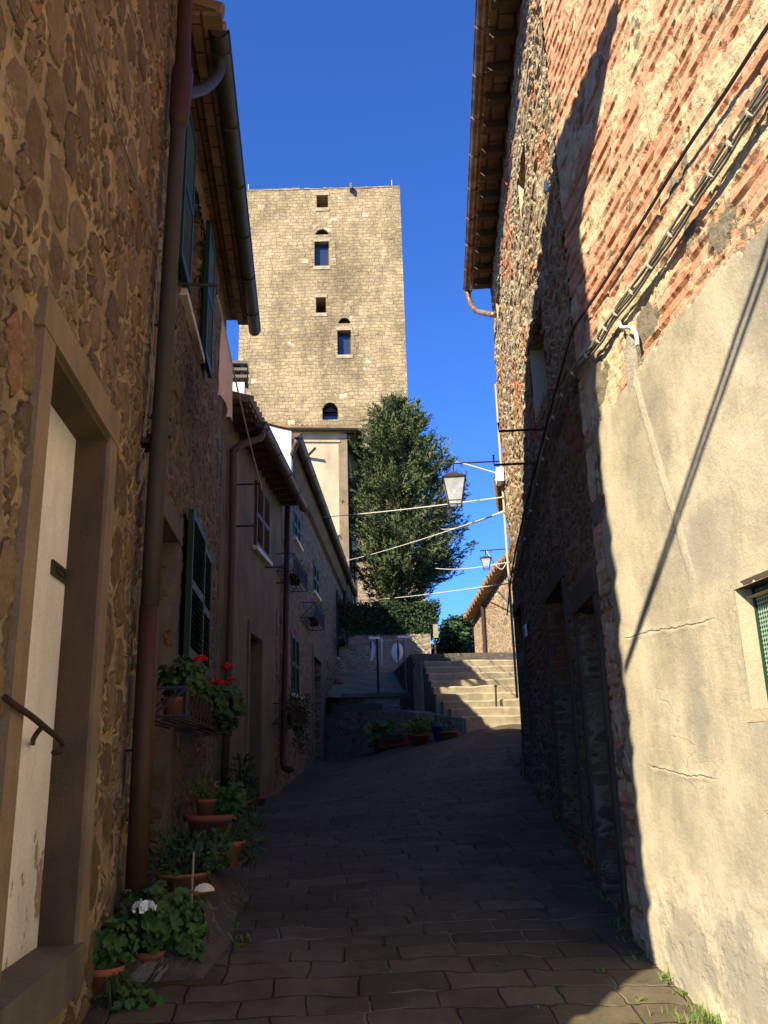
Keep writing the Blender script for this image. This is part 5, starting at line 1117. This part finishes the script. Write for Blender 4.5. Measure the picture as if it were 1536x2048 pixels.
def sill_rack():
    dep = .3; u0, z0 = WB.px(372, 1440, dep); u1, _ = WB.px(462, 1462, dep); u0 -= .12
    t = rack(WB, u0, u1, z0, .2, dep, 'wood', 'flower_rack', 'dark flower rack below the lower green shutters, holding red geraniums')
    gp_ = MB(); gp_.wbox(WB, u0-.03, u0-.008, z0, z0+.44, 0, .11); gp_.build('green_side_board', M['green'], t)
    bl = MB(); P = lambda u, z: WB.pt(u0-.0, z0+z, u)
    for a, b in ((P(.1, .02), P(.32, .02)), (P(.1, .2), P(.32, .2)), (P(.32, .02), P(.32, .2)), (P(.1, .02), P(.32, .2))): bl.tube([Vector(a)-Vector((0, .02, 0)), Vector(b)-Vector((0, .02, 0))], .011, 5)
    bl.build('end_frame', M['bluegrey'], t)
    yy = lambda f: u0+(u1-u0)*f
    fl = lambda u, v, o: Vector(WB.p3(u, v, o))
    c0 = WB.pt(yy(.09), z0+.012, .19)
    potted('terracotta pot on the near end of the flower rack with red geraniums', c0, .09, .15, [((.03, .1, .28), (.17, .2, .14), 190, .032, 'g')], flowers=[(fl(402, 1321, .2), .05, 'red', 14), (fl(438, 1369, .3), .055, 'red', 14)], group='red geranium pots on the flower rack')
    c1 = WB.pt(yy(.62), z0+.012, .18)
    potted('terracotta pot on the far end of the flower rack with bushy red geraniums', c1, .09, .14, [((.14, .0, .2), (.24, .42, .2), 440, .034, 'g'), ((.05, -.5, .22), (.14, .26, .14), 150, .032, 'g')], flowers=[(fl(451, 1335, .25), .06, 'red', 16), (fl(463, 1362, .3), .045, 'red', 10)], group='red geranium pots on the flower rack')
sill_rack()
def row_racks():
    dep = .32
    for (x0, x1, yv, lab, kind) in ((588, 618, 1144, 'weathered flower rack under the nearest upper row house window', 'w'), (630, 653, 1236, 'flower rack with green trailing plants under the second upper row house window', 'g'), (688, 708, 1282, 'flower rack under the tall far row house window', 'g'), (583, 628, 1448, 'leafy flower rack under the lower row house shutters', 'gg')):
        u0, z0 = WD.px(x0, yv, dep); u1, _ = WD.px(x1, yv, dep); u1 = min(u1, u0+1.9); t = rack(WD, u0, u1, z0, .34, dep, 'bluegrey' if kind != 'gg' else 'wood', 'flower_rack', lab)
        c = WD.pt(u0*.35+u1*.65, z0+.02, .17); n = 150 if kind == 'g' else (60 if kind == 'w' else 420); d = WD.d*(u1-u0)
        rad = (.2, abs(u1-u0)*.33, .2) if kind != 'gg' else (.28, abs(u1-u0)*.55, .3)
        potted(('sparse' if kind == 'w' else 'leafy')+' box of plants in the '+lab.replace('with green trailing plants ', '').replace('leafy ', '').replace('weathered ', ''), c, .13, .2, [((.08, .0, .3), rad, n, .06, 'y' if kind != 'gg' else 'd')]+([((.15, .3, -.15), (.14, .3, .4), 200, .06, 'd')] if kind == 'gg' else []), mat='wood')
row_racks()
# row of pots at the foot of the retaining wall
def end_pots():
    def pp(u, v): return gp(u, v)
    potted('small terracotta pot at the foot of the retaining wall', pp(721, 1500), .17, .3, [((0, 0, .45), (.2, .2, .18), 80, .09, 'd')])
    potted('leafy clump of dark plants in a dark tub by the row house corner', pp(690, 1508), .25, .25, [((0, 0, .5), (.42, .3, .28), 300, .1, 'd')], mat='wood')
    t = potted('tub of big round leaves by the retaining wall', pp(762, 1504), .18, .18, [((0, -.05, .38), (.34, .25, .24), 40, .14, 'g')], mat='wood')
    potted('red planter trough of yellow green grassy plants', pp(838, 1490), .22, .2, [((0, 0, .36), (.36, .22, .16), 220, .1, 'y')], mat='terra_dark')
    c = pp(812, 1492); m = MB(); m.hexa([(c.x-.55, c.y+.25, c.z), (c.x+.45, c.y-.1, c.z+.06), (c.x+.5, c.y+.1, c.z+.06), (c.x-.5, c.y+.45, c.z), (c.x-.58, c.y+.23, c.z+.22), (c.x+.48, c.y-.14, c.z+.28), (c.x+.53, c.y+.12, c.z+.28), (c.x-.53, c.y+.48, c.z+.22)])
    t = thing('planter_box', 'long dark red planter trough on the paving', 'planter', c); m.build('trough', M['terra_dark'], t); l = MB(); l.box(c.x-.5, c.x+.42, c.y+.05, c.y+.3, c.z+.1, c.z+.24); l.build('soil', M['dirt'], t)
    potted('blue glazed pot beside the planter trough', pp(878, 1481), .14, .3, [((0, 0, .36), (.16, .16, .12), 40, .07, 'd')], mat='blue')
    potted('shallow terracotta pot nearest the stairs', pp(898, 1478), .18, .14, [((-.02, 0, .2), (.2, .16, .11), 70, .06, 'd')])
end_pots()
# grass at the sunlit foot of the wall
def tufts():
    m = MB(); c = gp(1405, 2040)
    for k in range(160):
        p = c+Vector((rng.normal()*.08, rng.normal()*.07, -.01)); d = Vector((rng.normal()*.5, rng.normal()*.5, 1)).normalized(); leaf_blade(m, p, d, .03+.06*rng.random(), .006, rv())
    o = m.build('grass_tuft', M['grass'], base=c); o['kind'] = 'stuff'; tag(o, 'small grass tuft at the foot of the sunlit rendered wall', 'grass')
tufts()
def weeds():
    m = MB()
    for k in range(70):
        y = 3.6+11*rng.random()**1.4; sd = rng.random()
        if sd < .5: x = (1.86 if y < 5.34 else 1.86+(y-5.34)*.157)-.03*rng.random()
        elif sd < .75: x = -.42+.1*rng.normal()*.4
        else: x = -.3+2.0*rng.random()
        c = Vector((x, y, gh(x, y)+.005)); sc = .5+rng.random()*(1.2 if sd < .75 else .3)
        for q in range(int(7+12*rng.random())):
            p = c+Vector((rng.normal()*.022, rng.normal()*.025, 0))*sc; leaf_blade(m, p, Vector((rng.normal()*.7, rng.normal()*.7, .8)).normalized(), (.02+.035*rng.random())*sc, .008, rv())
    o = m.build('weeds', M['leaf_yellow'], base=(1, 5, -1)); o['kind'] = 'stuff'; tag(o, 'small weeds sprouting from the paving joints and wall feet', 'weeds')
weeds()

# ================================================================== LANTERNS
def lantern(W, pa, pl, top, bot, hw, label, white_brace=True, at=None):
    """bracket starts on wall W at pixel pa; lantern hangs under pixel pl at that depth"""
    a = Vector(at if at is not None else W.p3(*pa)); n = Vector((W.n[0], W.n[1], 0)); X = Wall((a.x, a.y), (-n.x, -n.y), 'L')
    tip = Vector(X.p3(*pl)); L = -X.px(*pl)[0]; c = a+n*L; c.z = a.z; zt = X.px(pl[0], top)[1]; zb = X.px(pl[0], bot)[1]; hw = hw*abs(X.px(pl[0]+1, top)[0]-X.px(pl[0], top)[0])
    t = thing('street_lantern', label, 'street lamp', a, 'wall lanterns')
    m = MB(); m.tube([a-n*.1, a+n*(L+.12)], .013, 6); m.tube([c, Vector((c.x, c.y, zt+.08))], .012, 6)
    s = [c+Vector((0, 0, 0))-n*.05]
    sp = [c-n*(.12)+Vector((-n.x*.0, 0, -.05))+(n*math.cos(k*.7)+Vector((0, 0, 1))*math.sin(k*.7))*.035*(1-k/13) for k in range(12)]; m.tube(sp, .005, 5)
    m.build('bracket', M['iron'], t)
    b = MB()
    if white_brace: b.tube(smooth([c-n*.02+Vector((0, 0, -.005)), c-n*.12, a+Vector((0, 0, -.22))]), .009, 6)
    else: b.tube(smooth([c-n*.02, c-n*.14-Vector((0, 0, .25)), a+n*.16-Vector((0, 0, .46)), a+n*.02-Vector((0, 0, .3))]), .008, 6)
    b.build('lamp_cable', M['rope'], t)
    # frame: roof, four bars, bottom ring and feet; the lantern is square and narrows downwards
    wb = hw*.56; h = zt-zb; e1 = n; e2 = Vector((-n.y, n.x, 0)); Q = lambda r, i, z: Vector((c.x, c.y, z))+(e1*((1, 1, -1, -1)[i])+e2*((1, -1, -1, 1)[i]))*r
    ztop = zt; fr = MB()
    vs = [Q(hw*1.1, i, ztop) for i in range(4)]+[Q(hw*.22, i, ztop+h*.2) for i in range(4)]+[Q(hw*1.1, i, ztop-.012) for i in range(4)]
    fr.add(vs, [(i, (i+1) % 4, 4+(i+1) % 4, 4+i) for i in range(4)]+[(8+i, 8+(i+1) % 4, (i+1) % 4, i) for i in range(4)]+[(4, 5, 6, 7)])
    for i in range(4):
        fr.tube([Q(hw, i, ztop-.01), Q(wb, i, zb+h*.12)], hw*.055, 5); fr.tube([Q(wb, i, zb+h*.12), Q(wb, (i+1) % 4, zb+h*.12)], hw*.05, 5); fr.tube([Q(wb*1.12, i, zb+h*.24), Q(wb*1.12, (i+1) % 4, zb+h*.24)], hw*.04, 5)
        fr.tube(smooth([Q(wb, i, zb+h*.12), Q(wb*1.15, i, zb), Q(wb*.6, i, zb-h*.03), Q(.02, i, zb-h*.12)]), hw*.04, 5)
        fr.tube(smooth([Q(hw*1.05, i, ztop), Q(hw*1.2, i, ztop+h*.08), Q(hw*1.05, i, ztop+h*.12)]), hw*.04, 5); fr.tube([Q(hw*.8, i, ztop+h*.06), Q(hw*.35, i, ztop+h*.3), Q(hw*.1, i, ztop+h*.18)], hw*.03, 5)
    fr.build('lantern_frame', M['iron'], t)
    g = MB()
    for i in range(4):
        A, B, D, E = Q(hw*.97, i, ztop-.012), Q(hw*.97, (i+1) % 4, ztop-.012), Q(wb*.97, (i+1) % 4, zb+h*.12), Q(wb*.97, i, zb+h*.12); o = ((A+B)/2-Vector((c.x, c.y, ztop))).normalized()*.003
        g.hexa([A, B, D, E, A+o, B+o, D+o, E+o])
    g.build('lantern_glass', M['lantern'], t)
    bu = MB(); r = hw*.2; bu.lathe([(0, -r), (r*.7, -r*.7), (r, 0), (r*.75, r*.7), (r*.5, r*1.4), (r*.5, r*2.2), (0, r*2.2)], Vector((c.x, c.y, zb+h*.52)), 14); bu.build('bulb', M['petal'], t, True)
    return t
lantern(WQ, (1006, 922), (906, 926), 958, 1018, 22, 'nearer wrought iron lantern hanging from the tall stone house')
lantern(WX, (1014, 1098), (971, 1104), 1117, 1139, 10, 'smaller distant lantern above the stairs', False, at_y(1014, 1098, 18.6))

# ================================================================== CABLES
def cable(pts, r, mat, label, cat='cable', group=None, extra=None):
    m = MB(); m.tube(pts, r, 6); o = m.build(extra or 'cable', M[mat], base=pts[0]); return tag(o, label, cat, group)
def R_end(x, y): return WQ.p3(x, y, .04)
for L_, (xr, yr), Wl, ol, sg, r, lab in (((622, 1036), (1008, 1014), WD, .06, .03, .009, 'pale cable crossing the lane just below the nearer lantern'), ((690, 1122), (1008, 1050), WD, .3, .05, .009, 'pale cable climbing across the cypress to the right hand house'), ((720, 1201), (1016, 1189), None, .3, .04, .009, 'pale cable crossing low in front of the tree trunk')):
    a = Wl.p3(L_[0], L_[1], ol) if Wl else at_y(L_[0], L_[1], 32.5); b = WQ.pt(UQ-.1, WQ.px(xr, yr)[1], .05); P = sag(a, b, sg); cable(P, r, 'rope', lab)
a = at_y(866, 1136, 31); cable(sag(a, at_y(1018, 1124, 18.6), .1), .014, 'rope', 'thin pale cable passing behind the smaller lantern')
a = at_y(880, 1058, 31); cable(sag(a, WQ.pt(UQ-.08, WQ.px(1008, 1047)[1], .05), .1), .014, 'rope', 'thin pale cable from the cypress to the tall house corner')
# runs along the right-hand wall
def run(px1, px2, o1, o2): return path_px(WR, px1, o1)+path_px(WQ, px2, o2)
P = run([(1700, -190), (1536, 52), (1450, 185), (1372, 300), (1290, 433), (1215, 555), (1165, 630)], [(1146, 660), (1124, 735), (1095, 840), (1074, 925), (1050, 1020), (1026, 1130), (1014, 1230)], .05, .05)
cable(smooth(P), .010, 'cable_dark', 'single black cable running along the brick wall')
P = run([(1700, -62), (1536, 178), (1450, 310), (1372, 428), (1290, 552), (1225, 640), (1192, 692)], [(1140, 760), (1105, 850), (1085, 935), (1060, 1040), (1036, 1150)], .06, .05)
def bundle(P):
    t = thing('cable_bundle', 'grey bundle of cables tied along the brick wall above the render', 'cable', P[0]); S_ = smooth(P)
    for k, (dx, dz) in enumerate(((0, 0), (.012, .018), (-.012, .02), (.004, -.02), (-.004, .036))):
        m = MB(); m.tube([p+Vector((dx, 0, dz+.006*math.sin(i*.9+k*2))) for i, p in enumerate(S_)], .0075, 6); m.build('cable_strand', M['cable_grey'], t, True)
    for i in range(2, len(S_)-2, 3):
        c = S_[i]; d = (S_[i+1]-S_[i-1]).normalized(); m = MB(); m.tube([c-d*.006+Vector((0, 0, .008)), c+d*.006+Vector((0, 0, .008))], .025, 8); m.build('cable_tie', M['conduit'], t)
bundle(P)
P = [WR.p3(*q, .05) for q in ((1238, 645), (1244, 655), (1262, 655), (1272, 668), (1275, 690))]; cable(smooth(P), .012, 'rope', 'short white cable dropping from the bundle into the wall')
m = MB(); u, z = WR.px(1270, 715); K = 22; ring = []
for k in range(K):
    an = 2*math.pi*k/K; rr = (.085+.03*mnoise.noise((math.cos(an)*2, math.sin(an)*2, 3.3)))*(1+.9*max(0, -math.sin(an))**3); ring.append((u+rr*math.cos(an)*.8-.25*rr*math.sin(an)*.4, z+rr*math.sin(an)*1.5))
m.add([WR.pt(u, z, .045)]+[WR.pt(a, b, .036) for a, b in ring]+[WR.pt(a, b, -.02) for a, b in ring], [(0, 1+k, 1+(k+1) % K) for k in range(K)]+[(1+k, 1+K+k, 1+K+(k+1) % K, 1+(k+1) % K) for k in range(K)])
tag(m.build('mortar_patch', M['cement'], base=WR.pt(u, z, 0)), 'grey cement patch where the white cable enters the wall', 'patch')
# left wall: thin wires to an insulator, twisted pair down to a junction box
I0 = Vector(WA.p3(318, 490, .06)); ib = MB(); ib.tube([I0-Vector((.06, 0, 0)), I0], .008, 6); ib.lathe([(0, -.05), (.02, -.045), (.022, -.01), (.014, 0), (.022, .012), (.018, .045), (0, .05)], I0, 12)
tag(ib.build('insulator', M['cable_grey'], base=I0), 'small pale insulator on the near stone wall gathering the thin wires', 'insulator')
for k, (x, y) in enumerate(((128, 0), (138, -8), (158, -6), (166, 8))):
    b = Vector(WA.p3(x, y, .05)); cable([I0+Vector((0, 0, .02*k-.02)), I0.lerp(b, .5)-Vector((.004*k, 0, .012*k)), b], .0035, 'cable_grey', 'one of the thin wires fanning up from the insulator over the near stone wall', 'wire', 'thin wires on the near stone wall', 'wire')
P = [Vector(WA.p3(*q, .05)) for q in ((317, 505), (308, 620), (300, 740), (292, 830), (288, 874))]; S_ = smooth(P, 10); m = MB()
for ph in (0, math.pi): m.tube([p+Vector((.006*math.cos(i*.9+ph), .010*math.sin(i*.9+ph), 0)) for i, p in enumerate(S_)], .005, 6)
tag(m.build('twisted_cable', M['cable_grey'], base=P[0], smooth=True), 'twisted pale cable hanging from the insulator to the junction box', 'cable')
J = Vector(WA.p3(285, 886, .02)); t = thing('junction_box', 'small dark terminal box on the near stone wall beside the downpipe', 'junction box', J)
m = MB(); u, z = WA.px(285, 886); m.wbox(WA, u-.1, u+.08, z-.035, z+.035, -.01, .05)
for i in range(4): m.wbox(WA, u-.085+.045*i, u-.06+.045*i, z-.03, z+.03, .05, .056)
m.build('terminal_block', M['iron'], t)
m = MB(); m.tube(smooth([Vector(WA.p3(*q, .045)) for q in ((284, 898), (290, 915), (286, 940), (282, 965), (274, 990))]), .007, 6); m.tube(smooth([Vector(WA.p3(*q, .045)) for q in ((288, 898), (281, 912), (284, 925))]), .006, 6); m.build('lead', M['cable_grey'], t)
m = MB(); m.tube([WA.p3(283, 925, .03), WA.p3(278, 965, .03)], .022, 8); m.build('clamp', M['concrete'], t)
# two wires over the lane behind the camera: their shadow crosses the render
for k in (0, 1):
    a = Vector((-1.06, 2.04, 3.52+.03*k)); b = Vector((1.86, -.98-.10*k, 4.66+.22*k)); cable(sag(a, b, .02), .016, 'cable_dark', 'dark overhead wire across the lane above the viewer', 'wire', 'overhead wires above the viewer', 'wire')
